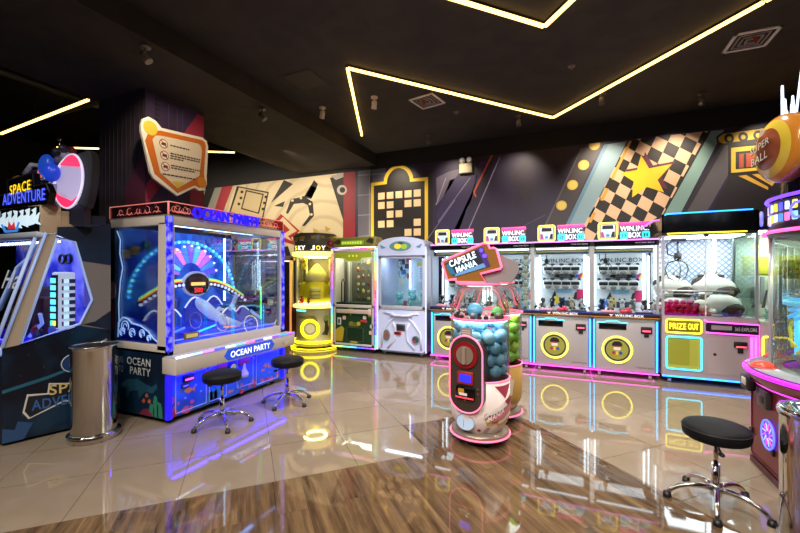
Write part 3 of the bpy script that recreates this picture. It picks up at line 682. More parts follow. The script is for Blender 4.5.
# acrylic fascia on top with red edging and letters
ED = glow('#e88076', .5)
b = B(); b.box(0, Wd, 0, .006, 2.13, 2.26, REDACR); b.box(0, .006, 0, Dp, 2.13, 2.26, REDACR); part('fascia', b, OC)
b = B(); b.tube([(0, Dp, 2.135), (0, Dp, 2.262), (0, 0, 2.262), (Wd, 0, 2.262), (Wd, 0, 2.135)], .0045, ED); b.rod((0, 0, 2.13), (0, 0, 2.262), .009, ED)
fa = leftside(0, Dp, 0); ft = front(0, 0, 0)
def scroll(b, fr, u0, u1, z0, z1):
    n = 5
    for k in range(n):
        u = u0+(u1-u0)*(k+.5)/n; r = (z1-z0)*.33
        b.line(circ(u, (z0+z1)/2, r*(1 if k % 2 else .7), 14, a0=k, a1=k+5), fr, .003, .0022, ED)
        b.line([(u-r*1.6, z0+.02), (u-r, z0+.04), (u, z0+.02), (u+r, z0+.035), (u+r*1.6, z0+.02)], fr, .003, .0022, ED)
scroll(b, fa, .12, .85, 2.14, 2.25); scroll(b, ft, .04, .24, 2.14, 2.25); scroll(b, ft, 1.28, 1.6, 2.14, 2.25)
part('fascia_outline', b, OC, 'glowing red outline')
b = B(); b.text('OCEAN', ft, .27, .74, 2.135, 2.25, glow('#160eff', 2.4), .006, .03, .03); part('lettering', b, OC, 'blue glowing letters'); b = B(); b.text('PARTY', ft, .82, 1.24, 2.135, 2.25, glow('#160eff', 2.4), .006, .03, .03); part('lettering', b, OC, 'blue glowing letters')
# inside: playfield
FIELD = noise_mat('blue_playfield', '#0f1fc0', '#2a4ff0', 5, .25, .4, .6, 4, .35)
b = B(); b.prism([(.05, .78), (Dp-.05, 1.02), (Dp-.05, .72), (.05, .72)], FR((.07, 0, 0), (0, 1, 0), (0, 0, 1)), 0, Wd-.14, FIELD); part('playfield', b, OC)
b = B(); b.box(.06, Wd-.06, Dp-.06, Dp-.02, .8, 2.05, noise_mat('blue_backdrop', '#1430a0', '#2f78d8', 3.5, .35, .42, .58, 4, .25), 0)  # backdrop emission stands in for LED light falling on it
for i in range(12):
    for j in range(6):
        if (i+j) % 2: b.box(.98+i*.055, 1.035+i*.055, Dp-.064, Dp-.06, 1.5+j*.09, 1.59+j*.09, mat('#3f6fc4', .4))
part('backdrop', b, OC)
bk = front(0, Dp-.07, 0)
b = B()
A_ = [(.9+.76*math.cos(t), 1.22+.72*math.sin(t)) for t in [PI*.02+PI*.96*i/34 for i in range(35)]]
for i, (u, z) in enumerate(A_): b.ball((u, Dp-.09, z), (.02, .015, .02), glow('#6fd8ff' if i % 2 else '#3fa0ff', 2.0), 8)
b.line(A_, bk, .0, .022, mat('#3aa0c8', .3, 0, .8))
part('arch', b, OC, 'cyan bulb arch')
b = B(); FAN = ['#6a4cff', '#4f8bff', '#d06cff', '#ff8ad0', '#5fc0ff', '#8a5cff', '#4f8bff', '#ff7fc0', '#5a6cff', '#6fd0ff', '#b06cff']
for k in range(11):
    t = PI*(.06+.88*k/10); c, s = math.cos(t), math.sin(t); t2 = .105
    P = [(.87+.17*math.cos(t-.1), 1.5+.17*math.sin(t-.1)), (.87+.37*math.cos(t-t2), 1.5+.37*math.sin(t-t2)), (.87+.41*c, 1.5+.41*s), (.87+.37*math.cos(t+t2), 1.5+.37*math.sin(t+t2)), (.87+.17*math.cos(t+.1), 1.5+.17*math.sin(t+.1))]
    b.prism(P, front(0, Dp-.16, 0), 0, .02, glow(FAN[k], .9))
    b.ball((.87+.385*c, Dp-.19, 1.5+.385*s), .014, glow('#ffffff', 1.5), 8)
part('fan_wheel', b, OC, 'fan of glowing violet and blue petals')
b = B(); md = front(0, Dp-.25, 0)
b.prism(circ(.87, 1.4, .2, 28, .16), md, 0, .03, mat('#d7d5ea', .4, 0, .3)); b.prism(circ(.87, 1.4, .175, 28, .135), md, .03, .05, mat('#3b1a20', .4)); b.prism(rrect(0.74, 1.00, 1.42, 1.49, .02), md, .05, .06, mat('#6a3028', .3)); b.prism(rrect(0.77, 0.97, 1.38, 1.42, .01), md, .05, .065, glow('#ffb45a', 1.6)); b.prism(rrect(0.75, 0.99, 1.28, 1.36, .01), md, .05, .06, mat('#1a0808', .3)); b.text('500', md, .81, .93, 1.29, 1.35, glow('#ff2a2a', 2.5), .06, .063)
part('jackpot_display', b, OC, 'red and gold oval display reading 500')
for k, (ua, ub) in enumerate(((.1, .62), (1.02, 1.6))):
    b = B(); pts = [(ua+(ub-ua)*i/10, (1.16+.2*math.sin(PI*.5*(i/10))) if k == 0 else (1.36-.24*(i/10)**1.6)) for i in range(11)]
    fm = front(0, Dp-.3, 0)
    up = [(u, z+.06) for u, z in pts]; b.prism(pts+up[::-1], fm, 0, .05, mat('#181428', .4))
    for i, (u, z) in enumerate(pts): b.ball((u, Dp-.36, z+.03), .018, glow('#cfd4ff', 1.2), 8)
    for i, h in enumerate(('#ff5c3a', '#ffc23a', '#e0ff4a', '#5aff9a')): b.line([(u, z+.068+i*.011) for u, z in pts], fm, .03, .006, glow(h, 1.0))
    part('lamp_arc', b, OC, 'arc of white bulbs under a rainbow edge')
b = B()
for ua, ub, z, s in ((.1, .55, 1.02, .1), (.6, 1.15, 1.12, .12), (1.15, 1.62, 1.0, .07)):
    top = [(ua+(ub-ua)*i/12, z+s*abs(math.sin(PI*i/6))) for i in range(13)]
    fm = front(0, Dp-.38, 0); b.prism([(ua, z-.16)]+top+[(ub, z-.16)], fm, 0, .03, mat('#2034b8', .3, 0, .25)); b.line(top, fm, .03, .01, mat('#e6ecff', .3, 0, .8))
part('wave_scenery', b, OC)
b = B(); WS = mat('#cdd6f4', .3, 0, .25)  # glow put into the white plastic, as if lit from behind
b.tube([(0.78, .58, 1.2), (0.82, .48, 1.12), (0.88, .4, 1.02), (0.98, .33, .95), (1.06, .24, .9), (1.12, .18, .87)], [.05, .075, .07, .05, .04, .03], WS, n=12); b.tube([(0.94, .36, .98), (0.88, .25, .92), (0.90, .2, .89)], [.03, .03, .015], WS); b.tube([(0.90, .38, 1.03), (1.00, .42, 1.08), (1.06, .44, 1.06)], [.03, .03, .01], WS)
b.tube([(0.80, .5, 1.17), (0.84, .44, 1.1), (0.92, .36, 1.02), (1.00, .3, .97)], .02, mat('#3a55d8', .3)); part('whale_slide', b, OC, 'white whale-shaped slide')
b = B(); b.box(.98, 1.5, .62, .7, .98, 1.08, mat('#1a1c3a', .4), .01); b.box(.15, .45, .6, .68, 1.0, 1.06, mat('#1a1c3a', .4), .01)
for k in range(9): b.box(1.02+k*.05, 1.05+k*.05, .61, .62, 1.0, 1.06, glow('#9fd0ff' if k % 2 else '#ffd27a', .8))
for k in range(5): b.box(.18+k*.05, .21+k*.05, .59, .6, 1.02, 1.05, glow('#ffe08a', .8))
part('pusher', b, OC)
b = B(); 
for x, y0_, h, x2 in ((.3, .15, '#3ad0ff', .8), (1.0, .2, '#5a7bff', 1.45), (.12, .3, '#5a7bff', .5)): b.tube([(x, y0_, .84), (x2, y0_+.12, .9)], .012, glow(h, 1.2))
b.prism([(.82, .13), (.98, .1), (1.02, .16), (.86, .2)], FR((0, 0, .87), (1, 0, 0), (0, 1, 0)), 0, .01, glow('#ff8a3a', .9)); part('medal_rails', b, OC)
b = B(); b.box(.2, .38, .03, .045, .83, .9, mat('#b8902c', .3), .004); b.box(.22, .36, .025, .032, .845, .885, mat('#f0dc7a', .4, 0, .3)); part('notice_plate', b, OC, 'small yellow plate')
b = B(); b.rod((1.38, .75, 1.15), (1.38, .75, 2.02), .012, glow('#bfe6ff', 6)); part('light_tube', b, OC, 'white vertical light tube')
b = B(); b.rod((1.5, .2, .9), (1.5, .2, 1.35), .007, glow('#5aff6a', 2.5)); part('light_tube', b, OC, 'green vertical light tube')
b = B(); b.box(.1, Wd-.1, .08, .11, 2.06, 2.08, glow('#9fbcff', 10)); b.box(.1, Wd-.1, .06, .08, .83, .84, glow('#3a4cff', 5)); b.box(.1, Wd-.1, .45, .5, 2.08, 2.1, glow('#8fb0ff', 12)); part('hood_light', b, OC)
b = B()
for k, (u, z, h) in enumerate(((.1, 1.75, '#c6a24a'), (.2, 1.8, '#b98d3a'), (.34, 1.86, '#2f6f5a'), (.55, 1.9, '#50284a'), (.8, 1.8, '#3f7fc0'), (1.0, 1.72, '#86a8e0'))): b.box(u-.045, u+.045, Dp-.12, Dp-.08, z-.05, z+.05, mat(h, .4), .01)
part('reel_sign', b, OC)
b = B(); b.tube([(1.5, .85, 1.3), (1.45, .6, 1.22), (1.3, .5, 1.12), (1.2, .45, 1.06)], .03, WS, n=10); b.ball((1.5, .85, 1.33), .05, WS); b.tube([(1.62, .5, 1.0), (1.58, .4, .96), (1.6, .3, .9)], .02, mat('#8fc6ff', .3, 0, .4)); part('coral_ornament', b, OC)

# ------------------------------------------------------------------ space medal machine (far left)
SP = thing('medal_game', 'space themed medal pusher with slanted glass front at the left edge', 'arcade machine', (-4.607, 1.767, 0), math.radians(-17.8))
SW = 1.5; ss = rightside(0, 0, 0)
SPACE = bpy.data.materials.new('starfield_print'); SPACE.use_nodes = True
nt = SPACE.node_tree; n_ = nt.nodes; b_ = n_['Principled BSDF']; tc = n_.new('ShaderNodeTexCoord'); nz = n_.new('ShaderNodeTexNoise'); nz.inputs['Scale'].default_value = 3; r_ = n_.new('ShaderNodeValToRGB')
r_.color_ramp.elements[0].position = .42; r_.color_ramp.elements[0].color = lin('#070f1e'); r_.color_ramp.elements[1].position = .62; r_.color_ramp.elements[1].color = lin('#102c42')
vo = n_.new('ShaderNodeTexVoronoi'); vo.inputs['Scale'].default_value = 16; r2 = n_.new('ShaderNodeValToRGB'); r2.color_ramp.elements[0].position = .03; r2.color_ramp.elements[0].color = (1, .9, .9, 1); r2.color_ramp.elements[1].position = .07; r2.color_ramp.elements[1].color = (0, 0, 0, 1)
mx = n_.new('ShaderNodeMix'); mx.data_type = 'RGBA'; mx.blend_type = 'ADD'; mx.inputs[0].default_value = .2
L_ = nt.links.new; L_(tc.outputs['Object'], nz.inputs['Vector']); L_(tc.outputs['Object'], vo.inputs['Vector']); L_(nz.outputs['Fac'], r_.inputs[0]); L_(vo.outputs['Distance'], r2.inputs[0]); L_(r_.outputs[0], mx.inputs[6]); L_(r2.outputs[0], mx.inputs[7]); L_(mx.outputs[2], b_.inputs['Base Color']); b_.inputs['Roughness'].default_value = .3
TAN = mat('#a8977f', .5)
b = B(); b.box(-SW, 0, .0, .79, .03, .87, mat('#10182a', .5)); b.box(-SW, -.02, .72, .79, .87, 2.05, mat('#10182a', .5)); part('cabinet_body', b, SP)
b = B(); b.prism([(0, .03), (.79, .03), (.79, .95), (.54, 1.02), (.11, .89), (0, .87)], ss, 0, .006, SPACE)
NV = noise_mat('navy_print', '#0a1526', '#10233c', 2, .4)
b.prism([(.79, .95), (.79, 1.15), (.66, 1.05), (.56, 1.03)], ss, .0005, .007, NV)
part('side_print', b, SP)
b = B(); b.prism([(.79, .95), (.79, 2.03), (.37, 1.98), (.37, 1.9), (.5, 1.85), (.64, 1.27), (.54, 1.02)], ss, -.02, .006, mat('#77706c', .35)); b.prism([(.79, 1.62), (.79, 2.03), (.37, 1.98), (.37, 1.9), (.5, 1.85), (.55, 1.66)], ss, .006, .008, NV); part('rear_side_panel', b, SP)
for x in (-.02, -SW):
    b = B(); b.prism([(0, .87), (.28, 1.92), (.37, 1.9), (.115, .89)], FR((x, 0, 0), (0, 1, 0), (0, 0, 1)), -.02, .02 if x > -1 else .04, TAN); part('slanted_post', b, SP, 'tan slanted corner post')
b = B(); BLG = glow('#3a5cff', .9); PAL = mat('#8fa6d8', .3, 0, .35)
b.line([(.12, .9), (.37, 1.87), (.5, 1.845), (.635, 1.27), (.54, 1.04)], ss, .012, .012, PAL, True); part('window_trim', b, SP, 'pale blue edging')
b = B(); b.line([(.0, .88), (.29, 1.92)], ss, .014, .012, PAL); b.line([(-.03, .88), (.25, 1.92)], FR((-.05, 0, 0), (0, 1, 0), (0, 0, 1)), .0, .014, mat('#9fb2d8', .3, 0, .3)); part('post_edge', b, SP)
b = B(); b.prism([(.115, .89), (.37, 1.87), (.5, 1.845), (.635, 1.27), (.54, 1.03)], ss, -.004, .0, GLASS); part('side_glass', b, SP)
sl = FR((-SW, 0, .87), (1, 0, 0), (0, .28, 1.05))
b = B(); b.prism([(.04, .0), (SW-.04, 0), (SW-.04, 1.07), (.04, 1.07)], sl, 0, .006, GLASS); part('front_glass', b, SP)
b = B(); b.text('Ha', sl, SW-.36, SW-.09, .54, .72, mat('#dfe3ea', .4), .007, .01, .02, .0); b.line([(SW-.5, .2), (SW-.3, .35), (SW-.24, .75), (SW-.1, .85), (SW-.08, 1.0)], sl, .008, .008, PAL); b.text('PARTY', sl, SW-.26, SW-.08, .91, .97, mat('#a08a3a', .4), .007, .009); part('glass_print', b, SP)
b = B(); b.box(-SW, -.0, -.03, .05, .8, .88, PAL, .02); b.box(-SW, 0, .22, .36, 1.87, 1.93, mat('#b4bcc8', .3), .02); part_split('hood_rail', b, SP)
b = B(); b.prism([(.4, 1.18), (.46, 1.1), (.62, 1.08), (.74, 1.0)], ss, .007, .008, mat('#0a1830', .4)) if 0 else None
w = mat('#c9c4b8', .5); 
b.prism([(.13, .27), (.16, .43), (.3, .41), (.31, .5), (.47, .47), (.6, .55), (.76, .56), (.77, .38), (.66, .33), (.5, .28), (.42, .3), (.3, .25), (.17, .2)], ss, .006, .008, w)
b.prism([(.145, .28), (.17, .41), (.31, .395), (.32, .485), (.48, .455), (.61, .535), (.75, .545), (.755, .395), (.66, .345), (.5, .295), (.42, .315), (.3, .265), (.18, .215)], ss, .008, .0095, mat('#0a101c', .5))
b.text('SPACE', FR((0, 0, 0), (0, 1, .12), (0, -.12, 1)), .37, .73, .35, .44, mat('#c8a93a', .5), .0095, .0115, .04) if 0 else b.text('SPACE', ss, .31, .72, .385, .48, mat('#cdb06a', .5), .0095, .012, .04)
b.text('ADVENTURE', ss, .19, .76, .27, .365, mat('#2f5c98', .5), .0095, .0121, .05)
b.line(circ(.5, .66, .1, 20, .09), ss, .007, .005, mat('#b8c4d0', .4), True); b.prism(circ(.5, .66, .09, 20, .08), ss, .006, .0075, mat('#1e3a6a', .4))
b.line([(.55, .74), (.66, .82), (.76, .86)], ss, .007, .005, mat('#b8c4d0', .4)); b.prism([(.66, .78), (.79, .92), (.79, .84), (.7, .76)], ss, .006, .0078, mat('#0c1018', .4))
b.prism([(0, .5), (.3, .57), (.79, .72), (.79, .7), (.3, .54), (0, .47)], ss, .006, .0072, mat('#1e5a70', .4))
part('logo_print', b, SP)
b = B(); b.prism([(.0, .03), (.14, .03), (.2, .16), (.1, .2), (.08, .13), (0, .16)], ss, .006, .012, mat('#27466e', .4)); part('corner_bracket', b, SP)
# inside
b = B(); b.box(-SW+.03, -.03, .04, .72, .86, .9, noise_mat('violet_playfield', '#1d12c0', '#3a2aff', 6, .3, .42, .6, 4, .6)); part('playfield', b, SP)  # emission put into the playfield colour to make the inside look lit
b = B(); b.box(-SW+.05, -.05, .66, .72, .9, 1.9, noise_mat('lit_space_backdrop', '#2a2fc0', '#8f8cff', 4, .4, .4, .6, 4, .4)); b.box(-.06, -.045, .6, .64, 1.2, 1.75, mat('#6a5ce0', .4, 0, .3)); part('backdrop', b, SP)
b = B(); b.box(-.26, -.1, .44, .56, .98, 1.55, mat('#d6d8f0', .4, 0, .5), .02); b.box(-.22, -.14, .425, .44, 1.0, 1.52, mat('#14142a', .4))
for k in range(7):
    for c in range(2): b.box(-.215+c*.04, -.185+c*.04, .415, .426, 1.02+k*.07, 1.07+k*.07, glow('#6fe0ff' if k else ('#ffe04a' if c else '#4affd0'), 1.3))
    b.box(-.1, -.09, .45+0*.04, .55, 1.02+k*.07, 1.06+k*.07, glow('#2a2a5a', .4))
    b.box(-.099, -.088, .46, .5, 1.02+k*.07, 1.06+k*.07, glow('#bfe0ff', 1.0))
part('bonus_tower', b, SP)
b = B()
for x, z in ((-.2, 1.68), (-.1, 1.68)): b.tube([(x+.045*math.cos(a), .5, z+.045*math.sin(a)) for a in [2*PI*i/20 for i in range(20)]], .012, mat('#16162e', .3), True)
for k in range(8): b.ball((-.06-.12*(k % 3)-.03*k, .25+.05*(k % 4), .95+.03*(k % 2)), (.03, .03, .05), mat(('#3a3aa8', '#c04050', '#20204a', '#6f8cff')[k % 4], .4), 8)
b.tube([(-.3, .3, .92), (-.2, .35, 1.05), (-.12, .3, 1.15)], .015, mat('#8fa6ff', .3, 0, .5)); b.box(-.42, -.3, .4, .5, .9, 1.3, mat('#5a3038', .4), .02); b.box(-.9, -.5, .4, .6, .9, 1.4, mat('#5a3a44', .5), .03)
b.box(-.62, -.5, .25, .4, .9, 1.2, mat('#6f6a70', .4), .03)
part('playfield_ornaments', b, SP)
b = B(); b.box(-SW+.1, -.1, .4, .44, 1.84, 1.86, glow('#b8c8ff', 14)); b.box(-SW+.1, -.06, .1, .12, .91, .92, glow('#5a4cff', 9)); part('hood_light', b, SP)
# marquee
b = B(); b.box(-SW, 0, .25, .4, 1.92, 2.18, mat('#b39c7e', .5), .004); b.box(-.02, .0, .4, .52, 1.92, 2.14, mat('#a58d6f', .5)); part('marquee_box', b, SP)
mf = front(0, .25, 0)
b = B(); b.prism([(-SW, 1.925), (-.01, 1.925), (-.01, 2.165), (-.18, 2.175), (-SW, 2.175)], mf, 0, .01, BLACKG)
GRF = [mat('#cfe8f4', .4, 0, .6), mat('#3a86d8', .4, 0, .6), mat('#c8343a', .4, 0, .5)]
rr_ = random.Random(9)
for k in range(9):
    u = -.95+k*.105; P = [(u, 1.99), (u+.03, 2.1), (u+.0, 2.14), (u+.07, 2.15), (u+.06, 2.08), (u+.13, 2.11), (u+.1, 2.02), (u+.15, 1.985), (u+.05, 2.0)]
    b.prism([(x, z+rr_.uniform(-.015, .015)) for x, z in P], mf, .01, .013+k*.0003, GRF[0])
b.line([(-.62, 2.02), (-.56, 1.95), (-.36, 1.95), (-.31, 2.03)], mf, .014, .012, GRF[1]); b.prism([(-.52, 1.97), (-.38, 1.97), (-.4, 2.04), (-.45, 2.0), (-.5, 2.05)], mf, .013, .017, GRF[2]); part('graffiti_panel', b, SP)
b = B(); st = front(0, .3, 0)
b.prism([(-0.69, 2.18), (-0.69, 2.32), (-0.56, 2.33), (-0.56, 2.46), (-0.12, 2.49), (-0.10, 2.36), (0.09, 2.37), (0.15, 2.28), (0.11, 2.18)], st, 0, .05, BLACKG)
b.line([(-0.69, 2.32), (-0.56, 2.33), (-0.56, 2.46), (-0.12, 2.49), (-0.10, 2.36), (0.09, 2.37), (0.15, 2.28)], st, .05, .006, mat('#2a2a33', .3))
b.text('SPACE', FR((0, .25, 0), (1, 0, .08), (0, 0, 1)), -.51, -.15, 2.345, 2.44, glow('#ffd21c', 1.0), 0, .006, .03); b.text('ADVENTURE', FR((0, .25, 0), (1, 0, .0), (0, 0, 1)), -.64, .09, 2.215, 2.325, glow('#4a5cff', 1.2), 0, .006, .03)
part('title_sign', b, SP, 'black stepped sign with yellow and blue letters')
# toppers: rocket, capsule module, figure
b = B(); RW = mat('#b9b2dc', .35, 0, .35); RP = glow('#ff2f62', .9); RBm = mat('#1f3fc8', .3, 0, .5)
ax = Vector((.42, -.1, -.12)).normalized()
c = Vector((.0, .5, 2.43))
def oval(a): return (.125*math.cos(a), .26*math.sin(a))
rf = FR(c, (.75, .6, -.12), (.1, .08, 1))
b.prism([oval(2*PI*i/36) for i in range(36)], rf, -.05, .05, RW)
b.prism([oval(a) for a in [PI*.2+PI*.62*i/20 for i in range(21)]], rf, .05, .06, RP)
b.prism([oval(a) for a in [PI*1.15+PI*.7*i/20 for i in range(21)]]+[(.05, -.19), (-.07, -.15)], rf, .05, .06, RP)
b.line([oval(2*PI*i/36) for i in range(36)], rf, .05, .012, mat('#e6e0ff', .3, 0, .5), True)
part('rocket_body', b, SP, 'lit white and pink oval rocket body')
b = B(); b.ball(rf.p(-.15, .06, .06), (.07, .06, .09), RBm, 16); part('rocket_nose', b, SP, 'blue rocket nose')
b = B(); b.prism([oval(a) for a in [-PI*.28+PI*.85*i/20 for i in range(21)]][::-1]+[(.125+.07*math.cos(a), .31*math.sin(a)+.02) for a in [-PI*.3+PI*.75*i/12 for i in range(13)]], rf, -.06, .03, mat('#22242e', .4)); b.prism([(-.08, -.22), (.14, -.22), (.17, -.42), (-.08, -.4)], rf, -.06, .02, mat('#191a2c', .4)); part('rocket_fin', b, SP)
b = B(); b.rod((-.12, .4, 2.18), (-.12, .4, 2.4), .07, mat('#9c92c0', .4)); b.box(-.3, .0, .45, .75, 2.03, 2.12, mat('#1a1c30', .4)); b.rod((-.0, .55, 2.1), (-.0, .55, 2.3), .06, mat('#1a1c30', .4)); part('rocket_stand', b, SP)
b = B(); rr_ = random.Random(2)
b.ball((-.36, .45, 2.62), (.1, .05, .12), mat('#1d49b8', .3, 0, .5), 16); 
for k in range(16): b.ball((-.28+rr_.uniform(-.14, .14), .52+rr_.uniform(-.05, .05), 2.66+rr_.uniform(-.14, .2)), rr_.uniform(.025, .05), mat(('#7a7486', '#8e3440', '#c8c0d4', '#3b3648')[k % 4], .35), 8)
b.rod((-.28, .52, 2.8), (-.3, .52, 2.9), .012, CHROME); b.ball((-.3, .52, 2.9), .02, CHROME, 8); b.rod((-.28, .52, 2.18), (-.28, .52, 2.6), .05, mat('#6a6478', .4)); b.ball((-.12, .42, 2.4), .06, mat('#d8d4e0', .4), 10); b.ball((-.1, .36, 2.38), .03, BLACK, 8)
part('robot_topper', b, SP, 'red grey robot figure with blue dish')
b = B(); b.box(-.75, -.45, .45, .65, 2.5, 2.62, mat('#2a2f5a', .3), .04); b.tube([(-.75, .45, 2.58), (-.6, .44, 2.66), (-.42, .44, 2.63), (-.36, .44, 2.5)], .022, WHITE); b.rod((-.45, .44, 2.56), (-.45, .46, 2.56), .05, glow('#e05a50', .9)); b.rod((-.6, .55, 2.1), (-.6, .55, 2.5), .05, mat('#6a4a3a', .4)); b.ball((-.75, .4, 2.4), (.12, .06, .16), mat('#a87a3a', .4), 12); b.ball((-.72, .34, 2.3), (.06, .05, .06), mat('#a83a4a', .4), 10); part('shuttle_topper', b, SP)
# the front of this machine is not square to its side: it runs parallel to the mural wall
for ch in SP.children:
    for v in ch.data.vertices:
        if v.co.x < 0 or ch.name.split('.')[0] in ('title_sign', 'graffiti_panel', 'glass_print', 'hood_rail'): v.co.y += .32*v.co.x

# ------------------------------------------------------------------ row of four small claw cabinets on the back wall
CAB = mat('#a9a3a4', .35, .2); CABL = mat('#c6c8cc', .35); ALU = mat('#c4c6ca', .3, .7)
PINK = glow('#ff4fe0', 2.4); PINKT = glow('#f07cf0', 1.3); YELN = glow('#fff03a', 2.2); CYAN = glow('#3ad8ff', 2.6); BLUEN = glow('#2a9cff', 2.6); TUBE = glow('#f2f8ff', 5)
HOTP = glow('#ff5fa8', 1.0)
BACKP = mat('#b4babf', .4)
CW = .856
def plush_bear(b, c, s, m, m2=None):
    m2 = m2 or m
    x, y, z = c
    b.ball((x, y, z+.9*s), (.75*s, .65*s, .9*s), m, 10); b.ball((x, y-.1*s, z+2.2*s), (.7*s, .62*s, .62*s), m, 10)
    for q in (-1, 1): b.ball((x+q*.5*s, y, z+2.75*s), .26*s, m2, 8); b.ball((x+q*.7*s, y-.2*s, z+1.1*s), (.25*s, .3*s, .5*s), m2, 8); b.ball((x+q*.5*s, y-.6*s, z+.2*s), (.3*s, .5*s, .28*s), m2, 8); b.ball((x+q*.25*s, y-.66*s, z+2.3*s), .08*s, BLACK, 6)
    b.ball((x, y-.65*s, z+2.05*s), (.22*s, .16*s, .16*s), m2, 8)
def claw(parent_loc, label, s=1.0, col=BLACK, cat='claw', drop=.25):
    t = thing('claw_crane', label, cat, parent_loc)
    b = B(); b.box(-.07*s, .07*s, -.06*s, .06*s, -.05*s, 0, col, .006); part('trolley', b, t)
    b = B(); b.rod((0, 0, -.05*s), (0, 0, -drop*s), .012*s, mat('#6a6a70', .4)); b.tube([(-.05*s, 0, -.04*s), (-.11*s, 0, -.08*s), (-.1*s, 0, -drop*s*.9), (-.03*s, 0, -drop*s)], .008*s, BLACK); part('cable', b, t)
    b = B(); b.lathe([(0, 0), (.035*s, 0), (.04*s, -.06*s), (.03*s, -.1*s), (0, -.1*s)], (0, 0, -drop*s+.04*s), col, 16); part('claw_body', b, t)
    for k in range(3):
        a = 2*PI*k/3+.5; c, q = math.cos(a), math.sin(a); b = B()
        b.tube([(c*r*s, q*r*s, (-drop+z)*s) for r, z in ((.02, -.05), (.1, -.08), (.135, -.15), (.1, -.25), (.04, -.29))], [.008*s, .008*s, .008*s, .007*s, .005*s], mat('#7c7c82', .25, .9), n=6); part('claw_arm', b, t)
    return t
def win_cabinet(i):
    t = thing('claw_machine', '%s from the left of the four neon-lit white prize box claw machines' % ORD[i], 'claw machine', (-2.248+i*CW, 6.55, 0), 0, 'white prize box claw machines')
    w = CW; f = front(0, 0, 0)
    b = B(); b.box(.01, w-.01, .0, .84, .1, .88, CAB, .006); part('lower_cabinet', b, t)
    b = B()
    for x in (.1, w-.1):
        for y in (.08, .75): b = B(); b.rod((x, y, .02), (x, y, .1), .022, mat('#2a2228', .4)); b.rod((x-.02, y, .03), (x+.02, y, .03), .03, mat('#cfc8cc', .4)); part('caster', b, t)
    b = B(); b.box(0, w, -.018, -.002, .08, .094, PINK); b.box(-.004, .01, .0, .8, .07, .085, glow('#e02ad0', 2.6)); b.box(0, w, .3, .34, .075, .095, glow('#e02ad0', 2.0)); part('base_light', b, t, 'pink light strip')
    for x in (.028, w-.028):
        b = B(); b.rod((x, -.01, .12), (x, -.01, .84), .008, CYAN); b.box(x-.024, x+.024, -.004, 0, .12, .85, mat('#3a62c8', .3)); part('side_light', b, t, 'blue vertical light tube')
    b = B(); b.line(circ(.33, .405, .192, 40), f, .012, .0085, YELN, True); part('ring_light', b, t, 'yellow ring light')
    b = B(); b.prism(circ(.33, .405, .183, 36), f, 0, .006, mat('#c8c7b0', .4)); b.prism(circ(.33, .405, .165, 36), f, .006, .009, mat('#17171a', .4)); b.prism(circ(.33, .405, .145, 36), f, .009, .011, mat('#8f8f3a', .45))
    b.prism([(.26, .46), (.265, .5), (.3, .53), (.36, .53), (.395, .5), (.4, .46)], f, .011, .013, mat('#17171a', .4)); b.prism(rrect(.285, .375, .4, .46, .015), f, .011, .0125, mat('#d8d2c4', .4)); b.prism(rrect(.285, .375, .445, .465, .005), f, .0125, .0135, mat('#8e2a2a', .4))
    b.prism(circ(.285, .36, .024, 14), f, .011, .013, mat('#a02a3a', .4)); b.prism(circ(.375, .36, .024, 14), f, .011, .013, mat('#2a4a9a', .4)); b.prism(rrect(.315, .345, .33, .385, .008), f, .011, .013, mat('#d8b93a', .4)); part('round_badge', b, t)
    b = B(); b.box(.09, .45, -.006, .0, .7, .79, BLACKG, .003); b.line([(.07, .8), (.17, .806), (.2, .825), (.34, .825), (.37, .806), (.47, .8)], f, .012, .006, CYAN); part('prize_slot', b, t)
    b = B(); b.box(.63, .77, -.02, .0, .66, .76, mat('#1a1416', .4), .006); b.box(.65, .75, -.026, -.018, .69, .71, glow('#ff5a7a', 1.4)); b.box(.67, .73, -.012, 0, .61, .66, BLACK, .004); part('coin_acceptor', b, t)
    b = B(); b.text('WIN.INC.BOX', f, .58, .79, .155, .175, mat('#4a3a38', .5), .0, .0025); part('small_lettering', b, t)
    b = B(); b.box(0, w, -.05, .06, .88, .95, mat('#231b1e', .3), .006); b.box(.0, w, -.053, -.05, .885, .893, mat('#d8902a', .4)); b.box(0, w, -.053, -.05, .937, .943, mat('#3a4ac0', .4))
    b.text('WIN.INC.BOX', f, .3, .66, .897, .932, glow('#e8e4e0', .8), .05, .054, .03); b.prism([(.22, .93), (.28, .93), (.25, .895)], f, .05, .054, mat('#e8e4e0', .4)); part('counter', b, t)
    b = B(); b.box(.12, .3, -.045, .02, .95, .985, mat('#d88aa0', .3), .01); b.box(.36, .52, -.045, .0, .95, 1.0, mat('#b8405a', .3), .015); b.rod((.47, -.02, .95), (.47, -.02, 1.03), .03, mat('#b02a3a', .3)); b.box(.56, .78, -.045, .01, .95, .975, mat('#27324e', .3), .006); part('control_panel', b, t)
    b = B()
    for x in (0, w-.03): b.box(x, x+.03, 0, .03, .95, 1.94, ALU); b.box(x, x+.03, .81, .84, .95, 1.94, ALU)
    part_split('corner_post', b, t)
    b = B(); b.box(.03, w-.03, .006, .012, .95, 1.94, GLASS); part('front_glass', b, t)
    b = B(); b.box(0, w, 0, .84, 1.935, 2.02, mat('#141216', .3)); b.box(.03, w-.03, -.004, 0, 1.945, 2.005, BLACKG); b.text('WIN.INC.BOX', f, .56, .8, 1.965, 1.985, mat('#9a9aa0', .4), .004, .006); part('header', b, t)
    b = B(); b.box(0, w, -.012, .01, 2.012, 2.03, PINKT); part('header_light', b, t, 'pink light strip')
    b = B(); b.box(.03, w-.03, .8, .83, .95, 1.935, BACKP)
    bf = front(0, .8, 0)
    b.box(.04, w-.04, .2, .23, 1.83, 1.93, mat('#e3e2dc', .4)); g = front(0, .2, 0)
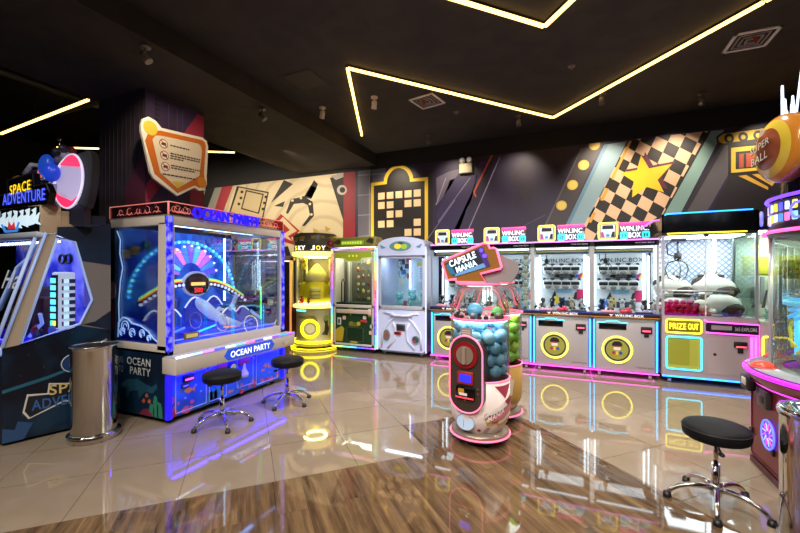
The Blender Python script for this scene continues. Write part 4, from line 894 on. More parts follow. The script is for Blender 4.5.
    b.prism([(.04, 1.895), (w-.04, 1.895), (w-.04, 1.91), (.04, 1.91)], g, 0, .004, mat('#8a4a68', .4)); b.prism([(.04, 1.865), (w-.04, 1.865), (w-.04, 1.893), (.04, 1.893)], g, 0, .004, mat('#d8cc62', .4)); b.prism([(.04, 1.84), (w-.04, 1.84), (w-.04, 1.863), (.04, 1.863)], g, 0, .004, mat('#2f5a92', .4))
    b.text('WIN.INC.BOX', bf, .14, .78, 1.715, 1.785, mat('#23242a', .4), 0, .004, .03)
    b.prism([(.3, 1.47), (.34, 1.53), (.6, 1.53), (.64, 1.47), (.58, 1.45), (.36, 1.45)], bf, 0, .004, mat('#202226', .4)); b.prism([(.38, 1.46), (.56, 1.46), (.55, 1.5), (.39, 1.5)], bf, .004, .006, mat('#8a909a', .4))
    for k, h in enumerate(('#2f6ab8', '#b82a5a', '#d8c03a')): b.prism([(.62+k*.05, 1.45), (.67+k*.05, 1.45), (.71+k*.05, 1.53), (.66+k*.05, 1.53)], bf, .004, .006, mat(h, .4))
    b.prism(rrect(.34, .58, 1.19, 1.26, .02), bf, 0, .005, mat('#7fb2cc', .4)); b.prism([(.25, 1.1), (.31, 1.22), (.34, 1.1)], bf, 0, .005, mat('#26262a', .4)); b.prism([(.6, 1.08), (.63, 1.2), (.68, 1.22), (.68, 1.08)], bf, 0, .005, mat('#26262a', .4))
    b.prism([(.66, 1.06), (.66, 1.25), (.78, 1.25), (.78, 1.06)], bf, .004, .007, mat('#a81a52', .4)); b.prism([(.3, .98), (.3, 1.13), (.36, 1.13), (.4, 1.02)], bf, .004, .007, mat('#d8b82a', .4)); b.prism([(.2, 1.0), (.26, 1.1), (.28, 1.0)], bf, .004, .0072, mat('#2f6ab8', .4)); b.prism([(.4, .96), (.4, 1.06), (.62, 1.06), (.62, .96)], bf, .004, .006, mat('#383c44', .4))
    part('back_panel', b, t)
    b = B(); b.box(.03, w-.03, .03, .83, .945, .955, mat('#c8c4c8', .4)); part('prize_floor', b, t)
    for x in (.075, w-.075):
        b = B(); b.rod((x, .74, 1.0), (x, .74, 1.84), .015, TUBE); b.rod((x+(.045 if x > .4 else -.04), .62, .98), (x+(.045 if x > .4 else -.04), .62, 1.8), .012, TUBE); part_split('light_tube', b, t, 'white vertical light tube')
    b = B(); b.box(.06, w-.1, .28, .7, 1.915, 1.93, glow('#f6faff', 2.6)); b.box(.06, w-.06, .05, .07, 1.905, 1.925, TUBE); part('inside_fill_light', b, t)  # wide panel added to brighten the hanging prizes
    return t
def win_sign(i):
    t = thing('cabinet_sign', 'icon sign with pink banner on the %s prize box machine from the left' % ORD[i], 'sign', (-2.248+i*CW, 6.55, 2.03), 0, 'signs above the prize box machines')
    f = front(0, .06, 0)
    b = B(); b.box(.08, .34, .03, .07, 0, .26, mat('#3a3a2a', .4), .02); b.line(rrect(.09, .33, .012, .25, .03), front(0, .03, 0), .004, .012, glow('#ffe95a', 1.3), True); part('icon_frame', b, t, 'glowing yellow frame')
    g = front(0, .03, 0); b = B(); b.prism(rrect(.115, .305, .035, .228, .01), g, 0, .006, mat('#cfd4da', .4, 0, .15)); b.prism([(.135, .16), (.14, .215), (.28, .215), (.285, .16)], g, .006, .01, mat('#121216', .4)); b.prism(rrect(.155, .265, .09, .155, .02), g, .006, .009, mat('#aee0ea', .4, 0, .3)); b.prism([(.12, .04), (.12, .12), (.15, .12), (.17, .04)], g, .006, .009, mat('#a03a90', .4)); b.prism([(.25, .04), (.27, .12), (.3, .12), (.3, .04)], g, .006, .009, mat('#1c1c22', .4)); b.prism(rrect(.185, .235, .045, .085, .008), g, .006, .009, mat('#3a8ac8', .4)); part('icon_panel', b, t)
    b = B(); b.box(.36, .75, .05, .07, .0, .25, mat('#39404c', .4), .006); b.box(.365, .755, .035, .05, .2, .255, glow('#f0408c', .7), .01); part('banner', b, t, 'pink topped banner')
    b = B(); b.text('WIN.INC.', front(0, .05, 0), .375, .74, .125, .195, glow('#f4fbff', 1.0), 0, .012, .03); part('lettering', b, t); b = B(); b.text('BOX', front(0, .05, 0), .485, .64, .025, .105, glow('#f4fbff', 1.0), 0, .012, .03); part('lettering', b, t)
    for x in (.425, .7):
        b = B(); b.prism(rrect(x-.05, x+.05, .005, .115, .025), front(0, .05, 0), 0, .015, glow('#3ad6e0', 1.1)); b.prism(rrect(x-.028, x+.028, .035, .085, .008), front(0, .05, 0), .015, .018, mat('#2a8aa0', .4)); b.prism([(x-.005, .03), (x+.005, .03), (x+.005, .09), (x-.005, .09)], front(0, .05, 0), .018, .02, glow('#3ad6e0', 1.1)); part('cyan_tile', b, t, 'cyan glowing tile')
    return t
for i in range(4): win_cabinet(i); win_sign(i)
# slanted end wing over the fourth cabinet
b = B(); b.add([(0, 0, 0), (0, .5, 0), (0, .5, .25), (0, .0, .05)], [(0, 1, 2, 3)], ACRYL); 
t = thing('end_wing', 'clear wing panel with pink edge at the right end of the prize box row', 'panel', (-2.248+4*CW-.012, 6.55, 2.03))
b = B(); b.prism([(0, .0), (0, .04), (-.3, -.0)], front(0, 0, 0), -.01, 0, ACRYL); b.prism([(-.22, .0), (0, .0), (0, .26), (-.05, .255), (-.22, .15)], front(0, .02, 0), -.012, 0, ACRYL); part('panel', b, t)
b = B(); b.line([(-.22, .15), (-.05, .255), (.02, .26)], front(0, .02, 0), .004, .011, glow('#f060f0', 1.6)); part('edge_light', b, t, 'pink glowing edge')
# prizes: hanging rows, piles
GREYBOX = [mat('#8f8f90', .5), mat('#4a4a4e', .5), mat('#d8d8da', .5)]
def prize_proto():
    b = B(); b.box(-.045, .045, -.03, .03, -.12, -.02, mat('#c9c9cb', .5), .018); b.box(-.038, .038, -.036, -.02, -.075, -.04, mat('#17171a', .4), .006); b.ball((0, -.03, -.1), (.03, .02, .02), mat('#7a766e', .5), 8); b.tube([(0, 0, -.02), (0, 0, 0), (0, .02, .01)], .003, STEEL); b.ball((-.035, 0, -.015), .016, mat('#2a2a2e', .5), 8); b.ball((.035, 0, -.015), .016, mat('#2a2a2e', .5), 8)
    return b
pb_ = prize_proto(); pb_.v = [(x*1.7, y*1.3, z*1.6) for x, y, z in pb_.v]; pp = mesh_of('hanging_prize', pb_)
pal = {0: ('#2b2b30', '#c9c9cb'), 1: ('#9fc4d8', '#e0dcc8'), 2: ('#b8b8ba', '#8a7a6a'), 3: ('#a9a9ab', '#6a6266')}
for i in range(4):
    for r in range(2):
        for k in range(4):
            o = bpy.data.objects.new('hanging_prize', pp); C.objects.link(o)
            tag(o, 'grey prize hanging %s from left, %s row, in the %s prize box machine' % (ORD[k], ('upper', 'lower')[r], ORD[i]), 'prize', 'hanging prizes in the prize box machines', (-2.248+i*CW+.2+k*.145, 7.28, 1.7-r*.25))
PILE = [('#26262a', '#e0dedc'), ('#1c1c20', '#2f5ac8'), ('#c8b89a', '#5a5450'), ('#d0d0d4', '#3a3a3e'), ('#6a6a70', '#d8d4cc')]
for i in range(4):
    for k in range(5):
        h = PILE[(i*2+k) % 5]; b = B(); s = .062
        plush_bear(b, (0, 0, 0), s, mat(h[0], .8), mat(h[1], .8))
        tag(part('plush_toy', b), 'small plush lying %s from left in the %s prize box machine' % (ORD[k], ORD[i]), 'plush toy', 'plush toys lying in the prize box machines', (-2.248+i*CW+.15+k*.14, 6.55+.2+.12*(k % 2)+.06*(k % 3), .957), (0, 0, (k-2)*.4))
for k in range(4):
    b = B(); plush_bear(b, (0, 0, 0), .075, mat('#e2dcc8', .8), mat('#a8cfe2', .8))
    tag(part('plush_toy', b), 'cream and pale blue plush, %s from the bottom of its column, second prize box machine' % ORD[k], 'plush toy', 'column of plush toys', (-.66, 6.78, .96+k*.225))
for i in range(4):
    claw((-2.248+i*CW+.2, 6.8, 1.93), 'black claw with steel arms hanging inside the %s prize box machine' % ORD[i], .8)

# ------------------------------------------------------------------ big prize cabinet with cow plushes
LOWG = glass_mat('low_glare_glass', '#f6fbfa', .3)
PZ = thing('claw_machine', 'wide claw machine with neon prize out sign, cow plushes and black canopy', 'claw machine', (1.2, 6.5, 0))
f = front(0, 0, 0); w = 1.06
b = B()
b.box(0, w, .0, .85, .1, .94, mat('#a8989a', .35, .2))
part('lower_cabinet', b, PZ)
b = B()
for x in (.1, w-.1):
    for y in (.08, .75): b = B(); b.rod((x, y, .02), (x, y, .1), .024, mat('#2a2228', .4)); b.rod((x-.02, y, .032), (x+.02, y, .032), .032, mat('#b8b2b6', .4)); part('caster', b, PZ)
b = B(); b.box(0, w, -.016, -.002, .09, .106, BLUEN); b.box(.02, w, .05, .08, .09, .1, glow('#2a5cff', 2.5)); part('base_light', b, PZ, 'blue light strip')
b = B(); b.prism(rrect(.05, .45, .71, .89, .02), f, 0, .01, mat('#8a7a1c', .4)); b.line(rrect(.05, .45, .71, .89, .025), f, .012, .009, YELN, True); part('prize_sign', b, PZ, 'yellow neon frame')
b = B(); b.prism(rrect(.075, .425, .745, .855, .01), f, .01, .016, mat('#7a6c08', .4)); b.text('PRIZE', f, .085, .275, .758, .842, glow('#fff23a', 1.6), .016, .028, .0); b.text('OUT', f, .3, .415, .758, .842, glow('#fff23a', 1.6), .016, .028, .0); part('prize_lettering', b, PZ, 'yellow glowing letters')
b = B(); 
ol = mat('#8f8f2a', .5)
b.prism([(.07, .22), (.07, .63), (.44, .63), (.44, .22)], f, 0.0, .003, ol); b.prism([(.32, .22), (.32, .63), (.44, .63), (.44, .22)], f, .003, .005, mat('#a2a23a', .5)); b.prism([(.07, .22), (.07, .26), (.44, .26), (.44, .22)], f, .003, .0055, mat('#a8a84a', .5)); part('prize_door', b, PZ, 'olive prize door')
b = B(); b.line(rrect(.055, .455, .205, .65, .03), f, .01, .0095, CYAN, True); part('door_light', b, PZ, 'cyan neon square')
b = B(); b.prism([(.5, .74), (.52, .745), (w, .73), (w, .86), (.52, .87), (.5, .85)], f, 0, .014, mat('#1d1520', .3)); b.prism([(.56, .775), (.56, .835), (.78, .83), (.78, .775)], f, .014, .016, mat('#8e7f84', .4)); b.text('365 EXPLORE', f, .81, 1.04, .77, .82, mat('#b9b2b6', .4), .014, .017, .03); part('name_panel', b, PZ)
b = B(); b.line([(.5, .74), (.53, .73), (w, .72)], f, .012, .008, PINK); b.line([(.48, .9), (.52, .875), (w, .86)], f, .012, .008, PINK); part_split('panel_light', b, PZ, 'pink neon line')
b = B(); b.box(.53, .93, -.004, 0, .17, .64, mat('#a09092', .4)); b.rod((.6, -.006, .44), (.6, 0, .44), .02, BLACK); part('service_door', b, PZ)
b = B(); b.box(.8, .94, -.025, 0, .55, .63, mat('#1a1416', .4), .008); b.box(.82, .93, -.03, -.02, .555, .572, glow('#ff5a6a', 1.3)); b.box(.84, .9, -.02, 0, .48, .55, BLACK, .004); part('coin_acceptor', b, PZ)
b = B(); 
for x in (.99, 1.03): b.rod((x, -.012, .12), (x, -.012, .7), .013, PINK)
b.box(w, w+.02, .05, .3, .12, .85, glow('#f04ae0', 1.6)); part_split('side_light', b, PZ, 'pink vertical light')
b = B()
for x in (0, w-.03): b.box(x, x+.03, 0, .03, .94, 2.06, ALU); b.box(x, x+.03, .82, .85, .94, 2.06, ALU)
b.box(.495, .507, .0, .012, .94, 2.06, mat('#cfd6da', .2)); part_split('corner_post', b, PZ)
b = B(); b.box(.03, .495, .004, .01, .94, 2.06, GLASS); b.box(.507, w-.03, .004, .01, .94, 2.06, GLASS); part('front_glass', b, PZ)
b = B(); b.box(w-.012, w-.006, .03, .82, .94, 2.06, LOWG); part('side_glass', b, PZ)
b = B(); b.rod((.0, -.02, 1.29), (.78, -.02, 1.29), .012, mat('#d4dade', .2, .6)); b.rod((.05, .02, 1.245), (.75, .02, 1.245), .007, mat('#d4dade', .2, .6)); b.ball((.78, -.02, 1.29), .022, STEEL, 8); part('glass_rail', b, PZ)
lat = bpy.data.materials.new('lattice_panel'); lat.use_nodes = True
nt = lat.node_tree; n_ = nt.nodes; tc = n_.new('ShaderNodeTexCoord'); mp = n_.new('ShaderNodeMapping'); mp.inputs['Rotation'].default_value = (0, PI/4, 0); mp.inputs['Scale'].default_value = (17, 17, 17)
sep = n_.new('ShaderNodeSeparateXYZ'); L_ = nt.links.new; L_(tc.outputs['Object'], mp.inputs[0]); L_(mp.outputs[0], sep.inputs[0])
outs = []
for ax_ in (0, 2):
    fr_ = n_.new('ShaderNodeMath'); fr_.operation = 'FRACT'; L_(sep.outputs[ax_], fr_.inputs[0]); gt = n_.new('ShaderNodeMath'); gt.operation = 'GREATER_THAN'; gt.inputs[1].default_value = .72; L_(fr_.outputs[0], gt.inputs[0]); outs.append(gt)
mxx = n_.new('ShaderNodeMath'); mxx.operation = 'MAXIMUM'; L_(outs[0].outputs[0], mxx.inputs[0]); L_(outs[1].outputs[0], mxx.inputs[1])
mc = n_.new('ShaderNodeMix'); mc.data_type = 'RGBA'; mc.inputs[6].default_value = lin('#e2e6ec'); mc.inputs[7].default_value = lin('#8f9fc0'); L_(mxx.outputs[0], mc.inputs[0]); L_(mc.outputs[2], n_['Principled BSDF'].inputs['Base Color']); n_['Principled BSDF'].inputs['Roughness'].default_value = .4
b = B(); b.box(.03, w-.03, .81, .83, .94, 2.06, lat); part('back_panel', b, PZ)
b = B(); b.box(.03, w-.03, .03, .81, .935, .945, mat('#d2cfd0', .4)); b.box(.03, w-.03, .45, .8, .945, 1.17, mat('#c9ccd0', .4), .01); part('prize_floor', b, PZ)
b = B(); b.box(0, w, -.0, .85, 2.06, 2.1, mat('#151318', .3)); b.box(-.0, w, 0, .015, 2.1, 2.36, BLACKG); b.box(-.0, .015, .0, .85, 2.1, 2.36, BLACKG); b.box(w-.015, w, .0, .85, 2.1, 2.36, BLACKG); b.box(0, w, .835, .85, 2.1, 2.36, BLACKG); b.box(.48, .53, -.02, .02, 2.03, 2.07, BLACK); part('canopy', b, PZ)
b = B(); b.line([(.03, 2.345), (.06, 2.36), (w-.06, 2.37)], f, .012, .0095, BLUEN); part('canopy_light', b, PZ, 'blue neon line')
b = B(); b.line([(.06, 2.085), (w-.12, 2.085)], f, .012, .009, glow('#ffe83a', 1.8)); part('canopy_light', b, PZ, 'yellow neon line')
b = B(); b.rod((.8, .74, 1.0), (.8, .74, 2.04), .018, TUBE); part('light_tube', b, PZ)
b = B(); b.rod((.06, .76, 1.0), (.06, .76, 2.04), .014, TUBE); part('light_tube', b, PZ)
b = B(); b.box(.1, w-.1, .12, .6, 2.045, 2.058, glow('#f6faff', 9)); part('inside_fill_light', b, PZ)  # large panel added to brighten the cows and back panel
cow_m = noise_mat('cow_plush_patches', '#4a3d36', '#e2dcd2', 3.2, .9, .47, .5, 1)
DB = mat('#463a34', .9); WP = mat('#e0dace', .9)
def cow(label, loc, rz, s, lying=False):
    t = thing('cow_plush', label, 'plush toy', loc, rz, 'black and white cow plushes')
    b = B(); b.ball((0, 0, .55*s), (1.0*s, .7*s, .62*s), WP, 20); part('body', b, t)
    b = B(); b.ball((.34*s, -.2*s, .36*s), (.7*s, .6*s, .42*s), DB, 16); b.ball((-.6*s, .1*s, .8*s), (.4*s, .4*s, .35*s), DB, 14); part('dark_patch', b, t, 'dark brown patches')
    hc = (-1.0*s, -.25*s, .5*s) if lying else (-.1*s, .15*s, 1.0*s)
    b = B(); b.ball(hc, (.42*s, .4*s, .36*s), WP, 16); b.ball((hc[0], hc[1]-.3*s, hc[2]-.12*s), (.26*s, .2*s, .18*s), mat('#d8a8a0', .9), 12)
    for q in (-1, 1): b.ball((hc[0]+q*.16*s, hc[1]-.36*s, hc[2]+.1*s), .045*s, BLACK, 8)
    hd = part('head', b, t)
    for q in (-1, 1):
        b = B(); b.ball((hc[0]+q*.42*s, hc[1], hc[2]+.2*s), (.2*s, .1*s, .11*s), DB, 10); part('ear', b, hd)
        b = B(); b.tube([(hc[0]+q*.2*s, hc[1], hc[2]+.32*s), (hc[0]+q*.26*s, hc[1], hc[2]+.45*s), (hc[0]+q*.2*s, hc[1], hc[2]+.55*s)], [.06*s, .05*s, .02*s], mat('#8a7358', .8)); part('horn', b, hd)
    for x, y in ((-.55, -.5), (.6, -.55), (-.6, .45), (.6, .45)):
        b = B(); b.ball((x*s, y*s, .2*s), (.22*s, .34*s, .2*s), WP if x < 0 else DB, 10); part('leg', b, t)
    b = B(); b.tube([(.95*s, .1*s, .6*s), (1.1*s, .05*s, .5*s), (1.12*s, 0, .3*s)], .04*s, DB); part('tail', b, t)
cow('cow plush sitting at the back left of the wide claw machine under the claw', (1.44, 7.1, 1.17), .1, .25)
cow('cow plush sitting at the back right of the wide claw machine beside the light tube', (1.95, 7.1, 1.17), -.1, .265)
cow('cow plush lying in front on the right of the wide claw machine', (1.93, 6.78, .95), .1, .25, True)
cow('cow plush lying low behind the pink tray in the wide claw machine', (1.4, 6.82, .95), -.2, .19, True)
claw((1.47, 6.9, 2.06), 'large black claw hanging above the cow plushes', 1.25, BLACK, 'claw', .22)
t = thing('ball_tray', 'translucent pink tray of pink balls at the left of the wide claw machine', 'tray', (1.24, 6.55, .946))
b = B(); b.box(0, .4, .0, .2, 0, .02, mat('#d8408a', .3)); b.box(0, .4, 0, .008, 0, .18, glass_mat('pink_acrylic', '#ff9acb', .7)); b.box(0, .4, .192, .2, 0, .18, mat('#d8559a', .3)); b.box(.392, .4, 0, .2, 0, .18, glass_mat('pink_acrylic_side', '#ff9acb', .7)); part('tray', b, t)
for k in range(14):
    b = B(); b.ball((0, 0, 0), .036, mat('#e0489a', .35), 12)
    tag(part('pink_ball', b), 'shiny pink ball in the pink tray beside the cow plushes', 'ball', 'pink balls in the tray', (1.29+(k % 5)*.075+(.03 if k > 4 else 0), 6.6+.07*((k//5) % 2)+.02*(k % 2), 1.003+.062*(k//5)))
for lab, x, h, ww in (('flat blue prize box in front of the lying cow plush', 1.86, '#2f5a9a', .2), ('round orange and red prize tin in front of the cow plushes', 1.73, '#a83a2a', .1)):
    b = B()
    if 'box' in lab: b.box(-ww/2, ww/2, -.04, .04, 0, .05, mat(h, .4), .005); b.box(-ww/2+.02, ww/2-.06, -.042, -.04, .01, .04, mat('#c8b88a', .4))
    else: b.lathe([(0, 0), (.06, 0), (.065, .02), (.06, .06), (.02, .075), (0, .075)], (0, 0, 0), mat(h, .35), 20); b.lathe([(.062, .03), (.067, .035), (.062, .045)], (0, 0, 0), mat('#d8882a', .35), 20)
    tag(part('prize_box' if 'box' in lab else 'prize_tin', b), lab, 'prize', None, (x, 6.6, .946))

# ------------------------------------------------------------------ white cabinet seen through the glass further right
t = thing('claw_machine', 'pale lit claw machine with yellow banner beyond the red ball game', 'claw machine', (2.288, 6.6, 0))
b = B(); b.box(0, 1.1, 0, .8, .0, .9, mat('#a8a49c', .4), .01); part('lower_cabinet', b, t)
b = B(); b.box(0, 1.1, .76, .8, .9, 2.1, mat('#dfe8d6', .5)); part('back_panel', b, t)
b = B(); b.box(.0, 1.1, .5, .54, 1.5, 1.78, mat('#d6d24a', .4), .02); b.prism([(.1, 1.9), (.14, 1.98), (.2, 1.9)], front(0, .5, 0), 0, .01, YELN); part('yellow_banner', b, t, 'yellow banner')
b = B()
for k in range(9): b.box(.06+k*.11, .1+k*.11, .4, .43, 1.1, 1.48, mat('#aab0b4', .4)); b.prism([(.06+k*.11, 1.05), (.1+k*.11, 1.05), (.13+k*.11, 1.3), (.11+k*.11, 1.3)], front(0, .39, 0), 0, .004, mat('#6a5a60', .4))
part('prize_rack', b, t)
b = B(); b.box(.0, 1.1, .0, .8, 2.1, 2.25, mat('#1a181c', .3)); b.box(.05, 1.05, .1, .45, 2.085, 2.098, glow('#f6fff2', 22)); part('header', b, t)  # wide white panel under the header added to brighten the inside
b = B(); b.box(0, 1.1, .0, .006, .9, 2.1, LOWG); b.box(0, .006, .006, .76, .9, 2.1, LOWG); part('front_glass', b, t)
b = B(); b.line(rrect(.05, .5, .2, .7, .03), front(0, 0, 0), .01, .012, YELN, True); b.rod((0, -.01, .1), (0, -.01, .85), .012, PINK); part('neon_trim', b, t)
for k in range(10):
    b = B(); plush_bear(b, (0, 0, 0), .055, mat(('#8fb8a8', '#d8b0a0', '#c8c8a8', '#a86a70')[k % 4], .8))
    tag(part('plush_toy', b), 'small pastel plush, %s from left, in the pale machine beyond the red game' % ORD[k], 'plush toy', 'plushes in the pale claw machine', (2.46+k*.1, 6.78+.1*(k % 2), .901))

# ------------------------------------------------------------------ white moulded claw machine
t = thing('claw_machine', 'white moulded claw machine with oval emblem beside the prize box row', 'claw machine', (-3.28, 6.55, 0))
WM = mat('#ccd6f6', .25); w = .93; f = front(0, 0, 0)
b = B(); b.box(.05, w-.05, .06, .8, .06, .86, mat('#9aa3bd', .35)); b.prism(rrect(0, w, .1, .86, .07), f, -.07, 0, WM); part('lower_shell', b, t)
b = B()
for pts in ([(.07, .16), (.1, .45), (.22, .62), (.34, .72), (.3, .78), (.12, .8)], [(w-.07, .16), (w-.1, .45), (w-.22, .62), (w-.34, .72), (w-.3, .78), (w-.12, .8)], [(.2, .15), (.34, .3), (.36, .5), (.3, .62)], [(w-.2, .15), (w-.34, .3), (w-.36, .5), (w-.3, .62)]):
    b.tube([(x, -.004, z) for x, z in pts], .022, mat('#d5dcf2', .22), n=8)
part('moulded_swirls', b, t)
b = B(); b.prism(circ(.17, .38, .085, 28, .12), f, 0, .012, mat('#aeb6cc', .3)); b.prism(circ(.17, .38, .07, 28, .1), f, .012, .016, mat('#6b6f70', .5)); b.prism([(.13, .36), (.17, .44), (.22, .4), (.2, .32)], f, .016, .019, mat('#a04a3a', .5)); part('round_badge', b, t)
b = B(); b.prism(circ(.75, .32, .075, 28, .085), f, 0, .012, mat('#8f97ae', .3)); b.prism(circ(.75, .33, .06, 24, .06), f, .012, .016, mat('#3a4a46', .5)); b.prism(circ(.73, .3, .025, 12), f, .016, .02, mat('#b03a3a', .4)); b.prism(circ(.77, .36, .025, 12), f, .016, .02, mat('#2f6a4a', .4)); part('round_badge', b, t)
b = B(); b.box(.37, .55, -.015, 0, .47, .6, mat('#5a5a60', .4), .008); b.box(.39, .53, -.02, -.014, .49, .58, mat('#2b2b31', .3), .004); b.box(.33, .47, -.03, 0, .4, .46, mat('#b8402f', .4), .01); b.box(.35, .45, -.034, -.028, .42, .45, BLACK); part('coin_panel', b, t)
b = B(); b.tube([(.25, -.03, .79), (.35, -.05, .755), (.6, -.05, .755), (.7, -.03, .79)], .025, mat('#d5dcf2', .22)); part('handle_rail', b, t)
b = B(); b.box(0, .06, 0, .8, .86, 1.85, mat('#b4bcd0', .3), .01); b.box(w-.06, w, 0, .8, .86, 1.85, mat('#b4bcd0', .3), .01); b.box(0, w, 0, .08, .84, .93, mat('#a9a9b4', .3), .01); b.box(0, w, 0, .03, 1.8, 1.86, mat('#b4bcd0', .3)); part('upper_frame', b, t)
b = B(); b.box(.06, w-.06, .012, .018, .93, 1.82, GLASS); part('front_glass', b, t)
b = B(); P = [(0, 1.85), (w, 1.85), (w, 2.06)]+[(w/2+w/2*math.cos(a)*.98, 2.06+.13*math.sin(a)) for a in [PI*i/16 for i in range(1, 16)]]+[(0, 2.06)]
b.prism(P, f, -.5, .03, WM); part('marquee', b, t)
b = B(); b.prism(circ(w/2, 2.02, .25, 32, .12), f, .03, .045, mat('#d3d9ec', .25)); b.prism(circ(w/2, 2.02, .215, 32, .092), f, .045, .05, mat('#5d8f9c', .4)); b.prism(circ(w/2-.05, 2.02, .07, 18, .05), f, .05, .054, mat('#d8c63a', .4, 0, .4)); b.prism(circ(w/2+.08, 2.01, .06, 18, .05), f, .05, .054, mat('#8fae3a', .4, 0, .4)); b.prism([(w/2-.06, 2.06), (w/2, 2.1), (w/2+.1, 2.06)], f, .05, .056, mat('#2f4a3a', .4)); part('oval_emblem', b, t)
for s in (-1, 1):
    b = B(); b.prism([(w/2+s*.29, 2.0), (w/2+s*.42, 2.06), (w/2+s*.38, 1.98)], f, .03, .036, mat('#5f93a8', .4)); part('wing_print', b, t)
b = B(); b.box(.06, w-.06, .77, .8, .86, 1.85, mat('#a9c0c8', .4)); bf = front(0, .77, 0)
b.prism([(.5, 1.35), (.84, 1.35), (.84, 1.72), (.5, 1.72)], bf, 0, .004, mat('#c8d4da', .4)); b.prism([(.48, 1.66), (.84, 1.69), (.84, 1.75), (.48, 1.73)], bf, .004, .007, mat('#c8c23a', .4))
for k in range(7): b.prism([(.54, 1.42+k*.033), (.54+.1+.03*(k*3 % 5), 1.42+k*.033), (.54+.1+.03*(k*3 % 5), 1.432+k*.033), (.54, 1.432+k*.033)], bf, .004, .006, mat('#6a7a8a', .4))
for k, (u, z, h) in enumerate(((.12, 1.7, '#1f2a2e'), (.22, 1.62, '#33404a'), (.14, 1.5, '#2a6a9a'), (.26, 1.42, '#8a4a3a'), (.68, 1.28, '#1c2426'), (.1, 1.3, '#c8c8a8'), (.25, 1.74, '#b03a5a'), (.6, 1.8, '#3a5ac0'), (.72, 1.8, '#3a5ac0'))): b.prism(rrect(u, u+.1, z, z+.1, .02), bf, .004, .008, mat(h, .4))
part('back_panel', b, t)
b = B(); b.rod((.48, .5, .95), (.48, .5, 1.78), .01, glow('#5a62ff', 3)); part('light_tube', b, t, 'blue light tube')
b = B(); b.rod((.36, .7, 1.0), (.36, .7, 1.78), .014, TUBE); b.box(.1, w-.1, .06, .16, 1.815, 1.83, glow('#f0f8ff', 14)); part('light_tube', b, t)  # the flat panel beside the tube is added to brighten the interior
b = B(); b.box(.04, w-.04, .02, .78, .85, .87, mat('#aeb8c8', .4)); part('prize_floor', b, t)
b = B()
for x in (.1, w-.1):
    for y in (.1, .7): b = B(); b.rod((x, y, .02), (x, y, .1), .024, BLACK); b.rod((x-.02, y, .035), (x+.02, y, .035), .035, mat('#5a5a60', .4)); part('caster', b, t)
b = B(); b.box(-.03, -.008, -.01, .02, .1, 2.0, mat('#cfd8ea', .3, 0, .6)); b.box(w+.004, w+.022, -.01, .02, .1, 2.0, mat('#cfd8ea', .3, 0, .5)); part('edge_light', b, t)
TEAL = mat('#7fc4c4', .85)
for k, (x, y, z, s, l) in enumerate(((-2.97, 6.85, .872, .1, 'teal plush sitting at the left'), (-2.68, 6.82, .872, .095, 'teal plush sitting in the middle'), (-2.49, 6.9, .872, .11, 'teal plush at the right'), (-2.82, 7.1, .872, .12, 'teal plush at the back'))):
    b = B(); plush_bear(b, (0, 0, 0), s, TEAL, mat('#a8dcd8', .85)); tag(part('plush_toy', b), l+' inside the white moulded claw machine', 'plush toy', 'teal plushes', (x, y, z))
b = B(); plush_bear(b, (0, 0, 0), .05, mat('#c03a3a', .8)); tag(part('plush_toy', b), 'little red toy at the glass of the white moulded claw machine', 'plush toy', None, (-2.78, 6.65, .872))
claw((-2.98, 6.95, 1.8), 'claw hanging inside the white moulded claw machine', .7)

# ------------------------------------------------------------------ green key-ring cabinet with rainbow frame
t = thing('prize_cabinet', 'green prize cabinet outlined by a rainbow light frame', 'arcade machine', (-4.32, 6.55, 0))
w = 1.0; f = front(0, 0, 0); GR = mat('#1d3c24', .4); GP = mat('#8fa22a', .4); CR = mat('#c9c0b2', .35)
b = B(); b.box(.03, w-.03, .03, .8, .1, .95, mat('#1f3324', .4)); b.box(0, .03, 0, .8, .1, 2.02, CR); b.box(w-.03, w, 0, .8, .1, 2.02, CR); part('cabinet_body', b, t)
rb = ['#ff3a8a', '#ff7a4a', '#ffc85a', '#c8ff6a', '#6affb0', '#5ad0ff', '#4a6aff', '#7a4aff', '#c04aff', '#ff5ad8']
b = B(); n = 30
def rainbow(pts, k0):
    tot = len(pts)-1
    for i in range(tot): b.tube([pts[i], pts[i+1]], .014, glow(rb[(i+k0)//2 % 10], 1.5), n=6)
rainbow([(.015, -.012, .1+1.9*i/22) for i in range(23)], 3); rainbow([(w-.015, -.012, .1+1.9*i/22) for i in range(23)], 9); rainbow([(.015+.97*i/12, -.012, 2.0) for i in range(13)], 12); rainbow([(.015+.97*i/12, -.012, .1) for i in range(13)], 5)
part('rainbow_light', b, t, 'rainbow light outline')
b = B(); b.box(.05, w-.05, -.004, .03, .15, .9, GR); b.box(.05, .1, -.01, .03, .13, 1.97, CR, .006); b.box(w-.1, w-.05, -.01, .03, .13, 1.97, CR, .006); b.box(.05, w-.05, -.01, .03, .86, .92, CR, .006); b.box(.05, w-.05, -.01, .03, .13, .17, CR, .006); b.box(.05, w-.05, -.01, .03, 1.93, 1.98, CR, .006); part('door_frame', b, t)
b = B(); g = FR((0, -.005, 0), (1, 0, 0), (0, 0, 1))
b.prism(rrect(.36, .72, .22, .48, .02), g, 0, .006, mat('#16301c', .4)); b.line(rrect(.36, .72, .22, .48, .02), g, .006, .004, mat('#5a6a3a', .4), True)
b.prism([(.1, .2), (.1, .42), (.24, .5), (.3, .45), (.26, .2)], g, 0, .004, mat('#b8a02a', .45)); b.prism([(.38, .84), (.5, .84), (.44, .7)], g, 0, .004, mat('#9aa22a', .45)); b.prism([(.42, .19), (.6, .19), (.57, .215), (.45, .215)], g, 0, .004, mat('#c8b83a', .45))
